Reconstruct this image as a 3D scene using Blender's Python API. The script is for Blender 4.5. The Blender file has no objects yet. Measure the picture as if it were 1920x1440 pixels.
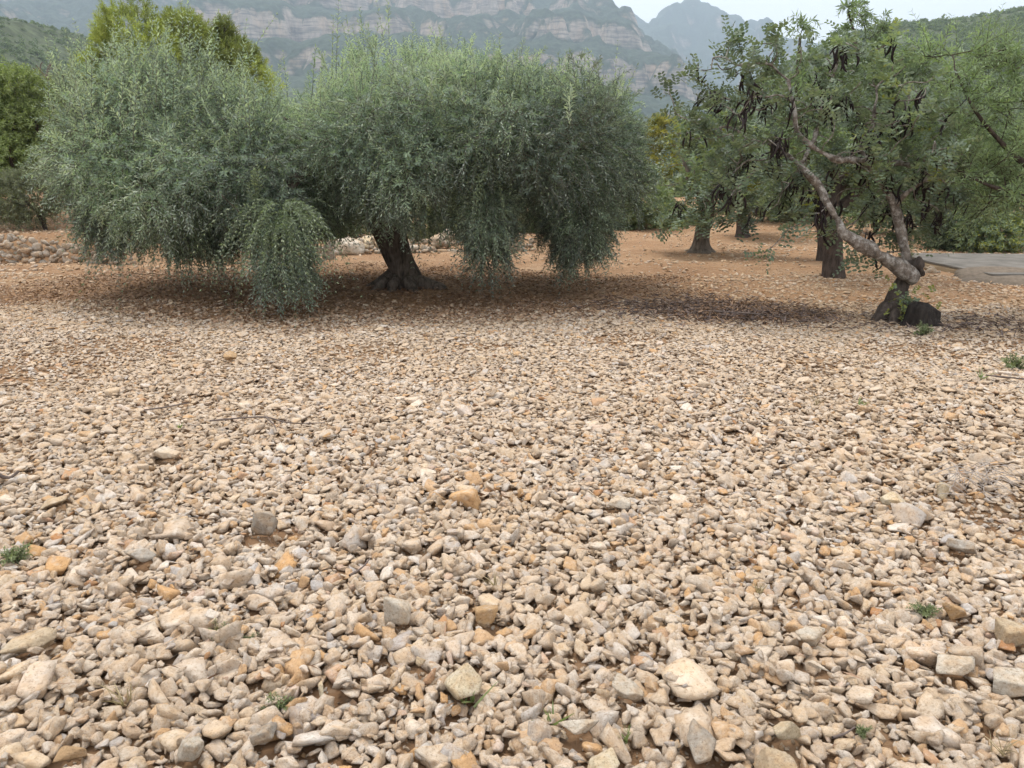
import bpy, bmesh, math, random
import numpy as np
from mathutils import Vector, noise as mnoise

R = math.radians
SC = bpy.context.scene
COL = SC.collection
random.seed(7)
RNG = np.random.default_rng(11)

# ------------------------------------------------------------------ camera
PITCH = R(15.0)
CAM_H = 1.6
FPX = 1450.0                     # focal length in pixels of a 1920 wide frame
cam_d = bpy.data.cameras.new('camera')
cam_d.sensor_width = 36.0
cam_d.lens = 36.0 * FPX / 1920.0
cam_d.clip_start = 0.05
cam_d.clip_end = 9000.0
cam = bpy.data.objects.new('camera', cam_d)
cam.location = (0, 0, CAM_H)
cam.rotation_euler = (R(90) - PITCH, 0, 0)
COL.objects.link(cam)
SC.camera = cam

# ------------------------------------------------------------------ sky and sun
SUN_DIR = Vector((-0.22, 0.34, 0.91)).normalized()      # towards the sun
world = bpy.data.worlds.new('World')
SC.world = world
world.use_nodes = True
wt = world.node_tree
wt.nodes.clear()
w_out = wt.nodes.new('ShaderNodeOutputWorld')
w_bg = wt.nodes.new('ShaderNodeBackground')
w_sky = wt.nodes.new('ShaderNodeTexSky')
w_sky.sky_type = 'NISHITA'
w_sky.sun_disc = False
w_sky.sun_elevation = math.asin(SUN_DIR.z)
w_sky.sun_rotation = math.atan2(SUN_DIR.x, SUN_DIR.y)
w_sky.dust_density = 3.0
w_geo = wt.nodes.new('ShaderNodeTexCoord')
w_map = wt.nodes.new('ShaderNodeMapping')
w_map.inputs['Scale'].default_value = (1.0, 1.0, 3.5)
w_noi = wt.nodes.new('ShaderNodeTexNoise')
w_noi.inputs['Scale'].default_value = 1.6
w_noi.inputs['Detail'].default_value = 7
w_noi.inputs['Roughness'].default_value = 0.55
w_rmp = wt.nodes.new('ShaderNodeValToRGB')
w_rmp.color_ramp.elements[0].position = 0.3
w_rmp.color_ramp.elements[0].color = (7.4, 7.6, 8.0, 1)
w_rmp.color_ramp.elements[1].position = 0.7
w_rmp.color_ramp.elements[1].color = (9.4, 9.5, 9.7, 1)
w_mix = wt.nodes.new('ShaderNodeMix')
w_mix.data_type = 'RGBA'
w_mix.inputs[0].default_value = 0.84                     # cloud cover
wt.links.new(w_geo.outputs['Generated'], w_map.inputs['Vector'])
wt.links.new(w_map.outputs['Vector'], w_noi.inputs['Vector'])
wt.links.new(w_noi.outputs['Fac'], w_rmp.inputs['Fac'])
wt.links.new(w_sky.outputs['Color'], w_mix.inputs[6])
wt.links.new(w_rmp.outputs['Color'], w_mix.inputs[7])
w_sep = wt.nodes.new('ShaderNodeSeparateXYZ')
wt.links.new(w_geo.outputs['Generated'], w_sep.inputs[0])
w_cie = wt.nodes.new('ShaderNodeMapRange')               # overcast law: the zenith is about 2.5 times the horizon
w_cie.inputs['From Min'].default_value = 0.0
w_cie.inputs['From Max'].default_value = 1.0
w_cie.inputs['To Min'].default_value = 0.76
w_cie.inputs['To Max'].default_value = 1.65
wt.links.new(w_sep.outputs['Z'], w_cie.inputs['Value'])
w_mul = wt.nodes.new('ShaderNodeVectorMath'); w_mul.operation = 'SCALE'
wt.links.new(w_mix.outputs[2], w_mul.inputs[0]); wt.links.new(w_cie.outputs[0], w_mul.inputs['Scale'])
wt.links.new(w_mul.outputs[0], w_bg.inputs['Color'])
w_bg.inputs['Strength'].default_value = 0.10
wt.links.new(w_bg.outputs['Background'], w_out.inputs['Surface'])

sun_d = bpy.data.lights.new('sun', 'SUN')
sun_d.energy = 1.5
sun_d.angle = R(14)
sun_d.color = (1.0, 0.95, 0.87)
sun = bpy.data.objects.new('sun', sun_d)
sun.rotation_euler = SUN_DIR.to_track_quat('Z', 'Y').to_euler()
sun.location = (-20, 30, 80)
COL.objects.link(sun)

SC.view_settings.view_transform = 'Standard'
SC.view_settings.look = 'None'
SC.view_settings.gamma = 1.0
SC.view_settings.use_curve_mapping = False
SC.view_settings.exposure = 0.86
SC.cycles.max_bounces = 6
SC.cycles.diffuse_bounces = 3
SC.cycles.transparent_max_bounces = 4
SC.cycles.volume_bounces = 0

# ------------------------------------------------------------------ helpers
CP, SP = math.cos(PITCH), math.sin(PITCH)
def ray(px, py):
    u, v = (px - 960) / FPX, (720 - py) / FPX
    return np.array((u, CP + v * SP, -SP + v * CP))
def at(px, py, Y):                       # the point of the place at depth Y that the photo shows there
    d = ray(px, py)
    return np.array((0, 0, CAM_H)) + d * (Y / d[1])
def gp(px, py, z=0.0):                   # the ground point that the photo shows there
    d = ray(px, py)
    return np.array((0, 0, CAM_H)) + d * ((z - CAM_H) / d[2])
def mpp(p):                              # metres per photo pixel at a point
    return (p[1] * CP - (p[2] - CAM_H) * SP) / FPX
def ss(a, b, x):
    t = np.clip((np.asarray(x, float) - a) / (b - a), 0, 1)
    return t * t * (3 - 2 * t)

class SinNoise:                          # cheap smooth vector noise for arrays
    def __init__(s, seed, n=14, octs=3):
        r = np.random.default_rng(seed)
        s.k, s.ph, s.a = [], [], []
        for o in range(octs):
            k = r.normal(size=(n, 3)); k *= (2 ** o * r.uniform(0.6, 1.4, n) / np.linalg.norm(k, axis=1))[:, None]
            s.k.append(k); s.ph.append(r.uniform(0, 6.28, n)); s.a.append(0.55 ** o / math.sqrt(n / 2))
    def __call__(s, p):
        p = np.asarray(p, float)
        out = 0
        for k, ph, a in zip(s.k, s.ph, s.a):
            out = out + a * np.sin(p @ k.T + ph).sum(-1)
        return out
N1, N2, N3 = SinNoise(1), SinNoise(2), SinNoise(3)

def unit(a):
    return a / np.maximum(np.linalg.norm(a, axis=-1, keepdims=True), 1e-9)

def tag(o, label=None, cat=None, group=None, kind=None):
    if label: o['label'] = label
    if cat: o['category'] = cat
    if group: o['group'] = group
    if kind: o['kind'] = kind
    return o
def empty(name, loc=(0, 0, 0)):
    o = bpy.data.objects.new(name, None)
    o.empty_display_size = 0.2
    o.location = [float(c) for c in loc]
    COL.objects.link(o)
    return o
def link(name, me, parent=None):
    o = bpy.data.objects.new(name, me)
    COL.objects.link(o)
    if parent is not None:
        o.parent = parent
        o.matrix_parent_inverse = parent.matrix_basis.inverted()
    return o
def npmesh(name, V, polys, mat=None, smooth=True, attrs=None):
    """V (n,3); polys: list of (m,k) int arrays; attrs: {name: face float array}"""
    me = bpy.data.meshes.new(name)
    V = np.ascontiguousarray(V, dtype=np.float32)
    polys = [np.asarray(p) for p in polys if len(p)]
    me.vertices.add(len(V)); me.vertices.foreach_set('co', V.ravel())
    loops = np.concatenate([p.ravel() for p in polys]).astype(np.int32)
    sizes = np.concatenate([np.full(len(p), p.shape[1], np.int32) for p in polys])
    starts = np.concatenate([[0], np.cumsum(sizes)[:-1]]).astype(np.int32)
    me.loops.add(len(loops)); me.loops.foreach_set('vertex_index', loops)
    me.polygons.add(len(sizes)); me.polygons.foreach_set('loop_start', starts)
    me.polygons.foreach_set('use_smooth', np.full(len(sizes), smooth))
    for k, a in (attrs or {}).items():
        at_ = me.attributes.new(k, 'FLOAT', 'FACE')
        at_.data.foreach_set('value', np.ascontiguousarray(a, dtype=np.float32))
    if mat: me.materials.append(mat)
    me.update(calc_edges=True)
    return me

class MB:                                # collects vertex/face blocks into one mesh
    def __init__(s): s.v, s.q, s.n = [], {}, 0
    def add(s, V, F):
        F = np.asarray(F)
        s.v.append(np.asarray(V, float)); s.q.setdefault(F.shape[1], []).append(F + s.n); s.n += len(V)
    def mesh(s, name, mat, smooth=True):
        return npmesh(name, np.concatenate(s.v), [np.concatenate(q) for q in s.q.values()], mat, smooth)

def smooth_path(P, n):
    """Catmull-Rom through the rows of P (any width), n samples per span"""
    P = np.asarray(P, float)
    Q = np.vstack([2 * P[0] - P[1], P, 2 * P[-1] - P[-2]])
    out = []
    for i in range(len(P) - 1):
        a, b, c, d = Q[i], Q[i + 1], Q[i + 2], Q[i + 3]
        for t in np.linspace(0, 1, n, endpoint=False):
            out.append(0.5 * (2 * b + (c - a) * t + (2 * a - 5 * b + 4 * c - d) * t * t + (3 * b - a - 3 * c + d) * t ** 3))
    out.append(P[-1])
    return np.array(out)

def tube(path, rad, sides=8, lump=0.0, seed=0, flare=None, cap=True):
    """a bark-covered tube; flare = (amount, height, lobes) widens the foot into roots"""
    path = np.asarray(path, float); rad = np.asarray(rad, float)
    m = len(path)
    T = np.gradient(path, axis=0); T = unit(T)
    ref = np.array((0.31, 0.87, 0.11)) if abs(T[0][2]) > 0.6 else np.array((0, 0, 1.0))
    Vs = np.zeros((m, sides, 3))
    u = unit(np.cross(T[0], ref))
    th = np.linspace(0, 2 * np.pi, sides, endpoint=False)
    z0 = path[:, 2].min()
    for i in range(m):
        u = unit(u - T[i] * np.dot(u, T[i])); w = np.cross(T[i], u)
        r = np.full(sides, rad[i])
        if flare:
            h = path[i, 2] - z0
            f = math.exp(-h / flare[1])
            r = r * (1 + flare[0] * f * (0.75 + 0.45 * np.cos(flare[2] * th + seed) + 0.2 * np.cos(3 * th + 2 * seed)))
        ring = path[i] + r[:, None] * (np.cos(th)[:, None] * u + np.sin(th)[:, None] * w)
        if lump:
            fr = 1.0 / max(rad.max(), 0.02)
            ring = ring + unit(ring - path[i]) * (rad[i] * lump * N2(ring * np.array((1, 1, 0.45)) * fr + seed * 3.1))[:, None]
        Vs[i] = ring
    V = Vs.reshape(-1, 3)
    i = np.arange(m - 1)[:, None] * sides; j = np.arange(sides)[None]; k = (j + 1) % sides
    F = np.stack([i + j, i + k, i + sides + k, i + sides + j], -1).reshape(-1, 4)
    if cap:
        V = np.vstack([V, path[-1] + T[-1] * rad[-1] * 0.3])
        a = (m - 1) * sides
        tri = np.array([(a + q, a + (q + 1) % sides, len(V) - 1, len(V) - 1) for q in range(sides)])
        return V, F, tri[:, :3]
    return V, F, None
def add_tube(mb, *a, **k):
    V, F, Tr = tube(*a, **k)
    n = mb.n
    mb.add(V, F)
    if Tr is not None:
        mb.q.setdefault(3, []).append(Tr + n)

# ------------------------------------------------------------------ materials
def new_mat(name):
    m = bpy.data.materials.new(name); m.use_nodes = True
    nt = m.node_tree; nt.nodes.clear()
    out = nt.nodes.new('ShaderNodeOutputMaterial')
    return m, nt, out
def node(nt, typ, **kw):
    n = nt.nodes.new(typ)
    for k, v in kw.items():
        if k in ('data_type', 'blend_type', 'operation', 'attribute_type', 'attribute_name', 'noise_dimensions', 'feature', 'distance', 'clamp_result'):
            setattr(n, k, v)
        else:
            n.inputs[k.replace('_', ' ')].default_value = v
    return n
def ramp(nt, stops, fac=None, interp='LINEAR'):
    n = nt.nodes.new('ShaderNodeValToRGB'); cr = n.color_ramp; cr.interpolation = interp
    while len(cr.elements) > 1: cr.elements.remove(cr.elements[-1])
    for i, (p, c) in enumerate(stops):
        e = cr.elements[0] if i == 0 else cr.elements.new(p)
        e.position = p; e.color = (*c, 1) if len(c) == 3 else c
    if fac is not None: nt.links.new(fac, n.inputs['Fac'])
    return n
def mixc(nt, fac, a, b, blend='MIX'):
    n = nt.nodes.new('ShaderNodeMix'); n.data_type = 'RGBA'; n.blend_type = blend
    for s, v in ((n.inputs[0], fac), (n.inputs[6], a), (n.inputs[7], b)):
        if hasattr(v, 'is_output'): nt.links.new(v, s)
        elif isinstance(v, (int, float)): s.default_value = v
        else: s.default_value = (*v, 1)
    return n.outputs[2]
def bsdf(nt, out, col, rough=0.9, spec=0.2, bump=None, bump_str=0.3, bump_dist=0.02):
    b = nt.nodes.new('ShaderNodeBsdfPrincipled')
    if hasattr(col, 'is_output'): nt.links.new(col, b.inputs['Base Color'])
    else: b.inputs['Base Color'].default_value = (*col, 1)
    b.inputs['Roughness'].default_value = rough
    b.inputs['Specular IOR Level'].default_value = spec
    if bump is not None:
        bn = nt.nodes.new('ShaderNodeBump'); bn.inputs['Strength'].default_value = bump_str; bn.inputs['Distance'].default_value = bump_dist
        nt.links.new(bump, bn.inputs['Height']); nt.links.new(bn.outputs['Normal'], b.inputs['Normal'])
    nt.links.new(b.outputs[0], out.inputs['Surface'])
    return b

def stone_mat(name, stops, scale=1.0, bump=1.0):
    m, nt, out = new_mat(name)
    tc = nt.nodes.new('ShaderNodeTexCoord'); oi = nt.nodes.new('ShaderNodeObjectInfo')
    mul = node(nt, 'ShaderNodeMath', operation='MULTIPLY'); mul.inputs[1].default_value = 61.7
    nt.links.new(oi.outputs['Random'], mul.inputs[0])
    vadd = nt.nodes.new('ShaderNodeVectorMath'); vadd.operation = 'ADD'
    nt.links.new(tc.outputs['Object'], vadd.inputs[0]); nt.links.new(mul.outputs[0], vadd.inputs[1])
    def nz(sc, det=4, rough=0.6):
        n = node(nt, 'ShaderNodeTexNoise', Scale=sc * scale, Detail=det, Roughness=rough)
        nt.links.new(vadd.outputs[0], n.inputs['Vector']); return n.outputs['Fac']
    base = ramp(nt, stops, oi.outputs['Random']).outputs['Color']
    f1 = ramp(nt, [(0.42, (0, 0, 0)), (0.72, (1, 1, 1))], nz(0.9, 5)).outputs['Color']
    c1 = mixc(nt, f1, base, mixc(nt, 0.6, base, (0.50, 0.30, 0.13)))
    f2 = ramp(nt, [(0.50, (0, 0, 0)), (0.75, (1, 1, 1))], nz(1.7, 6)).outputs['Color']
    c2 = mixc(nt, f2, c1, mixc(nt, 0.55, c1, (0.58, 0.54, 0.47)))
    f3 = ramp(nt, [(0.53, (1, 1, 1)), (0.62, (0.50, 0.43, 0.36))], nz(6.0, 7, 0.75)).outputs['Color']
    c3 = mixc(nt, 0.75, c2, f3, 'MULTIPLY')
    f4 = ramp(nt, [(0.32, (0.74, 0.71, 0.68)), (0.6, (1.10, 1.09, 1.08))], nz(2.4, 9, 0.75)).outputs['Color']
    c4 = mixc(nt, 0.9, c3, f4, 'MULTIPLY')
    gm = nt.nodes.new('ShaderNodeNewGeometry')           # dust of the red soil lies thicker in places
    dn = node(nt, 'ShaderNodeTexNoise', Scale=0.55, Detail=4, Roughness=0.6); nt.links.new(gm.outputs['Position'], dn.inputs['Vector'])
    df = ramp(nt, [(0.45, (0, 0, 0)), (0.72, (0.45, 0.45, 0.45))], dn.outputs['Fac']).outputs['Color']
    c4 = mixc(nt, df, c4, (0.44, 0.32, 0.205))
    bmp = nz(5.0, 8, 0.72)
    bsdf(nt, out, c4, 0.92, 0.15, bmp, 1.0, 0.007 * bump)
    return m
CREAM = [(0.0, (0.52, 0.42, 0.30)), (0.14, (0.45, 0.375, 0.29)), (0.28, (0.61, 0.535, 0.43)), (0.40, (0.42, 0.34, 0.25)),
         (0.52, (0.54, 0.485, 0.41)), (0.62, (0.57, 0.46, 0.32)), (0.70, (0.40, 0.365, 0.32)), (0.78, (0.63, 0.575, 0.49)),
         (0.86, (0.48, 0.34, 0.21)), (0.915, (0.50, 0.31, 0.15)), (0.94, (0.36, 0.34, 0.32)), (0.97, (0.66, 0.62, 0.55)), (1.0, (0.40, 0.20, 0.09))]
CREAM = [(p, (c[0] * 0.985, c[1] * 0.955, c[2] * 0.955)) for p, c in CREAM]
M_STONE = stone_mat('limestone_gravel', CREAM)
BROWNER = [(p, (c[0] * 0.90, c[1] * 0.82, c[2] * 0.74)) for p, c in CREAM]
M_STONE_FAR = stone_mat('dusty_gravel', BROWNER)
GREYER = [(0.0, (0.34, 0.30, 0.25)), (0.3, (0.44, 0.39, 0.33)), (0.6, (0.38, 0.33, 0.27)), (0.8, (0.48, 0.43, 0.36)), (1.0, (0.42, 0.30, 0.20))]
M_WALLSTONE = stone_mat('weathered_wall_stone', GREYER, 1.0, 4.0)
def rock_mat(name, col):
    d = [(0.0, tuple(c * 0.95 for c in col)), (1.0, tuple(c * 1.05 for c in col))]
    return stone_mat(name, d, 1.2, 1.6)

def ground_mat():
    m, nt, out = new_mat('red_soil')
    g = nt.nodes.new('ShaderNodeNewGeometry')
    def nz(sc, det=6, rough=0.65):
        n = node(nt, 'ShaderNodeTexNoise', Scale=sc, Detail=det, Roughness=rough)
        nt.links.new(g.outputs['Position'], n.inputs['Vector']); return n.outputs['Fac']
    c = ramp(nt, [(0.3, (0.25, 0.142, 0.076)), (0.5, (0.34, 0.205, 0.112)), (0.7, (0.40, 0.265, 0.16))], nz(0.55)).outputs['Color']
    c = mixc(nt, 0.8, c, ramp(nt, [(0.3, (0.55, 0.5, 0.46)), (0.55, (1, 1, 1)), (0.75, (1.25, 1.22, 1.18))], nz(9, 8, 0.75)).outputs['Color'], 'MULTIPLY')
    v = node(nt, 'ShaderNodeTexVoronoi', Scale=16.0); nt.links.new(g.outputs['Position'], v.inputs['Vector'])
    f = ramp(nt, [(0.0, (1, 1, 1)), (0.35, (0, 0, 0))], v.outputs['Distance']).outputs['Color']
    c = mixc(nt, f, c, mixc(nt, 0.6, c, (0.46, 0.38, 0.29)))
    bsdf(nt, out, c, 0.95, 0.1, nz(22, 8, 0.75), 0.9, 0.05)
    return m
def land_mat(name, rock, green, dry, nscale, lo, hi, cover=0.5):
    """slopes: steep faces are bare rock, gentler ground is scrub"""
    m, nt, out = new_mat(name)
    g = nt.nodes.new('ShaderNodeNewGeometry')
    sep = nt.nodes.new('ShaderNodeSeparateXYZ'); nt.links.new(g.outputs['Normal'], sep.inputs[0])
    def nz(sc, det=8, rough=0.65, mp=None):
        n = node(nt, 'ShaderNodeTexNoise', Scale=sc * nscale, Detail=det, Roughness=rough)
        if mp:
            q = nt.nodes.new('ShaderNodeMapping'); q.inputs['Scale'].default_value = mp
            nt.links.new(g.outputs['Position'], q.inputs['Vector']); nt.links.new(q.outputs[0], n.inputs['Vector'])
        else:
            nt.links.new(g.outputs['Position'], n.inputs['Vector'])
        return n.outputs['Fac']
    rc = ramp(nt, [(0.3, tuple(c * 0.62 for c in rock)), (0.5, rock), (0.68, (rock[0] * 1.15, rock[1] * 0.98, rock[2] * 0.8))], nz(0.8, mp=(1, 1, 0.35))).outputs['Color']
    rc = mixc(nt, 0.85, rc, ramp(nt, [(0.42, (0.42, 0.44, 0.46)), (0.54, (1.12, 1.12, 1.1))], nz(2.2, mp=(0.35, 0.35, 4.0))).outputs['Color'], 'MULTIPLY')
    rc = mixc(nt, 0.55, rc, ramp(nt, [(0.40, (0.42, 0.42, 0.46)), (0.55, (1.12, 1.1, 1.08))], nz(3.2, 9, 0.75, mp=(1.0, 1.0, 0.22))).outputs['Color'], 'MULTIPLY')
    gc = ramp(nt, [(0.3, tuple(c * 0.55 for c in green)), (0.5, green), (0.66, tuple(c * 1.5 for c in green)), (0.78, dry)], nz(5.0)).outputs['Color']
    addn = node(nt, 'ShaderNodeMath', operation='MULTIPLY_ADD'); addn.inputs[1].default_value = 0.5; 
    nt.links.new(nz(1.5), addn.inputs[0]); nt.links.new(sep.outputs['Z'], addn.inputs[2])
    f = ramp(nt, [(0.0, (0, 0, 0)), (1.0, (1, 1, 1))], None)
    mr = nt.nodes.new('ShaderNodeMapRange'); mr.inputs['From Min'].default_value = lo + 0.25; mr.inputs['From Max'].default_value = hi + 0.25
    nt.links.new(addn.outputs[0], mr.inputs['Value'])
    c = mixc(nt, mr.outputs['Result'], rc, gc)
    bsdf(nt, out, c, 0.95, 0.05, nz(6.0), 1.0, 1.2 / nscale * 0.02)
    return m
def bark_mat(name, dark, light, lichen=None, amount=0.5):
    m, nt, out = new_mat(name)
    tc = nt.nodes.new('ShaderNodeTexCoord')
    mp = nt.nodes.new('ShaderNodeMapping'); mp.inputs['Scale'].default_value = (1, 1, 0.3)
    nt.links.new(tc.outputs['Object'], mp.inputs['Vector'])
    def nz(sc, det=8, rough=0.7, v=mp.outputs[0]):
        n = node(nt, 'ShaderNodeTexNoise', Scale=sc, Detail=det, Roughness=rough)
        nt.links.new(v, n.inputs['Vector']); return n.outputs['Fac']
    b = nz(18)
    c = ramp(nt, [(0.32, dark), (0.62, light)], b).outputs['Color']
    if lichen:
        f = ramp(nt, [(0.60 - 0.25 * amount, (0, 0, 0)), (0.72 - 0.2 * amount, (1, 1, 1))], nz(15, 7, 0.7, tc.outputs['Object'])).outputs['Color']
        c = mixc(nt, f, c, lichen)
    bsdf(nt, out, c, 0.95, 0.1, b, 0.9, 0.05)
    return m
def leaf_mat(name, top, under, var=0.45, trans=0.28, rough=0.5, yellow=None):
    """two-sided leaf: its own upper and under side, a tint for every leaf"""
    m, nt, out = new_mat(name)
    a = nt.nodes.new('ShaderNodeAttribute'); a.attribute_name = 'tint'
    g = nt.nodes.new('ShaderNodeNewGeometry')
    c = mixc(nt, g.outputs['Backfacing'], top, under)
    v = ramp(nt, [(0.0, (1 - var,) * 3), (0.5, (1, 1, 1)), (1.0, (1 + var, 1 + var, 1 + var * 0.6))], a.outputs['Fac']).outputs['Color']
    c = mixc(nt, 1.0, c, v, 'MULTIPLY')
    if yellow:
        f = ramp(nt, [(0.80, (0, 0, 0)), (1.0, (1, 1, 1))], a.outputs['Fac']).outputs['Color']
        c = mixc(nt, f, c, yellow)
    b = nt.nodes.new('ShaderNodeBsdfPrincipled'); nt.links.new(c, b.inputs['Base Color'])
    b.inputs['Roughness'].default_value = rough; b.inputs['Specular IOR Level'].default_value = 0.35
    t = nt.nodes.new('ShaderNodeBsdfTranslucent'); nt.links.new(mixc(nt, 1.0, c, (1.25, 1.4, 0.7), 'MULTIPLY'), t.inputs['Color'])
    mx = nt.nodes.new('ShaderNodeMixShader'); mx.inputs[0].default_value = trans
    nt.links.new(b.outputs[0], mx.inputs[1]); nt.links.new(t.outputs[0], mx.inputs[2]); nt.links.new(mx.outputs[0], out.inputs['Surface'])
    return m
def plain_mat(name, col, rough=0.85, nscale=20, var=0.25):
    m, nt, out = new_mat(name)
    tc = nt.nodes.new('ShaderNodeTexCoord')
    n = node(nt, 'ShaderNodeTexNoise', Scale=nscale, Detail=6, Roughness=0.65); nt.links.new(tc.outputs['Object'], n.inputs['Vector'])
    c = ramp(nt, [(0.3, tuple(x * (1 - var) for x in col)), (0.7, tuple(x * (1 + var) for x in col))], n.outputs['Fac']).outputs['Color']
    bsdf(nt, out, c, rough, 0.15, n.outputs['Fac'], 0.4, 0.02)
    return m

M_SOIL = ground_mat()
M_HILL = land_mat('scrub_slope', (0.36, 0.30, 0.23), (0.072, 0.085, 0.045), (0.17, 0.15, 0.09), 0.05, 0.55, 0.8)
M_MOUNT = land_mat('limestone_massif', (0.35, 0.295, 0.245), (0.052, 0.066, 0.046), (0.12, 0.115, 0.085), 0.03, 0.40, 0.62)
M_OLIVE_BARK = bark_mat('olive_bark', (0.04, 0.033, 0.027), (0.19, 0.155, 0.125))
M_CAROB_BARK = bark_mat('carob_bark', (0.075, 0.06, 0.048), (0.24, 0.20, 0.165), (0.42, 0.39, 0.35), 0.5)
M_CAROB_FOOT = bark_mat('carob_old_bark', (0.03, 0.024, 0.02), (0.12, 0.096, 0.08))
M_STUMP = bark_mat('charred_stump', (0.012, 0.010, 0.009), (0.05, 0.042, 0.036))
M_ALMOND_BARK = bark_mat('almond_bark', (0.03, 0.024, 0.02), (0.12, 0.092, 0.075))
M_GREY_BARK = bark_mat('grey_bark', (0.07, 0.055, 0.045), (0.22, 0.18, 0.14))
M_OLIVE_LEAF = leaf_mat('olive_leaf', (0.185, 0.238, 0.185), (0.325, 0.365, 0.315), 0.5, 0.3)
M_OLIVE_YOUNG = leaf_mat('olive_young_leaf', (0.165, 0.205, 0.125), (0.26, 0.295, 0.205), 0.45, 0.28)
M_CAROB_LEAF = leaf_mat('carob_leaf', (0.135, 0.175, 0.108), (0.21, 0.25, 0.17), 0.5, 0.25, 0.45, (0.26, 0.27, 0.05))
M_ALMOND_LEAF = leaf_mat('almond_leaf', (0.165, 0.215, 0.12), (0.21, 0.26, 0.165), 0.45, 0.32)
M_PINE_LEAF = leaf_mat('pine_needle', (0.27, 0.30, 0.075), (0.28, 0.31, 0.09), 0.4, 0.35)
M_SHRUB_LEAF = leaf_mat('shrub_leaf', (0.145, 0.18, 0.092), (0.18, 0.22, 0.125), 0.5, 0.25, 0.5)
M_DRYSHRUB_LEAF = leaf_mat('dry_scrub_leaf', (0.19, 0.205, 0.115), (0.22, 0.235, 0.15), 0.45, 0.25)
M_YELLOW_LEAF = leaf_mat('yellowing_leaf', (0.28, 0.25, 0.05), (0.27, 0.26, 0.08), 0.4, 0.3)
M_WEED = leaf_mat('weed_leaf', (0.17, 0.195, 0.095), (0.19, 0.215, 0.12), 0.4, 0.25)
M_GRASS_GREEN = leaf_mat('grass_blade', (0.19, 0.22, 0.09), (0.16, 0.21, 0.08), 0.4, 0.3)
M_STRAW = leaf_mat('straw_blade', (0.33, 0.26, 0.16), (0.33, 0.26, 0.16), 0.4, 0.15)
M_LITTER = leaf_mat('dead_leaf', (0.225, 0.125, 0.072), (0.30, 0.19, 0.12), 0.5, 0.05, 0.8)
M_POD = plain_mat('ripe_carob_pod', (0.022, 0.014, 0.013), 0.5)
M_TWIG = plain_mat('dead_twig', (0.13, 0.10, 0.085))
M_CONCRETE = plain_mat('old_concrete', (0.135, 0.122, 0.105), 1.0, 3, 0.35)
M_CONC_SIDE = plain_mat('earthy_concrete', (0.30, 0.23, 0.15), 0.95, 5, 0.25)
M_RAMP = plain_mat('compacted_earth', (0.15, 0.118, 0.088), 0.95, 14, 0.3)

# ------------------------------------------------------------------ the lie of the land
def crest(pts, Y):
    a = np.array([at(px, py, Y) for px, py in pts]); return a[:, 0], a[:, 2]
HLX, HLZ = crest([(-700, -120), (-300, -20), (0, 18), (50, 24), (100, 60), (180, 105), (270, 175), (400, 250), (560, 310), (900, 345)], 350.0)
HRX, HRZ = crest([(1150, 330), (1280, 270), (1400, 195), (1500, 125), (1585, 68), (1660, 44), (1750, 37), (1850, 31), (1920, 22), (2300, -10), (2900, -20)], 420.0)
MAX_, MAZ = crest([(-900, -90), (-300, -80), (0, -70), (250, -60), (480, -58), (700, -50), (880, -36), (1000, -22), (1085, -6), (1130, 17), (1180, 42), (1240, 92), (1330, 150), (1450, 200), (1700, 240), (2600, 260)], 2100.0)
PEX, PEZ = crest([(300, 60), (900, 48), (1080, 42), (1175, 37), (1215, 30), (1250, 9), (1290, 0), (1325, 9), (1365, 24), (1410, 37), (1440, 39), (1480, 52), (1530, 70), (1600, 88), (1800, 110), (2600, 150)], 3200.0)
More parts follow.
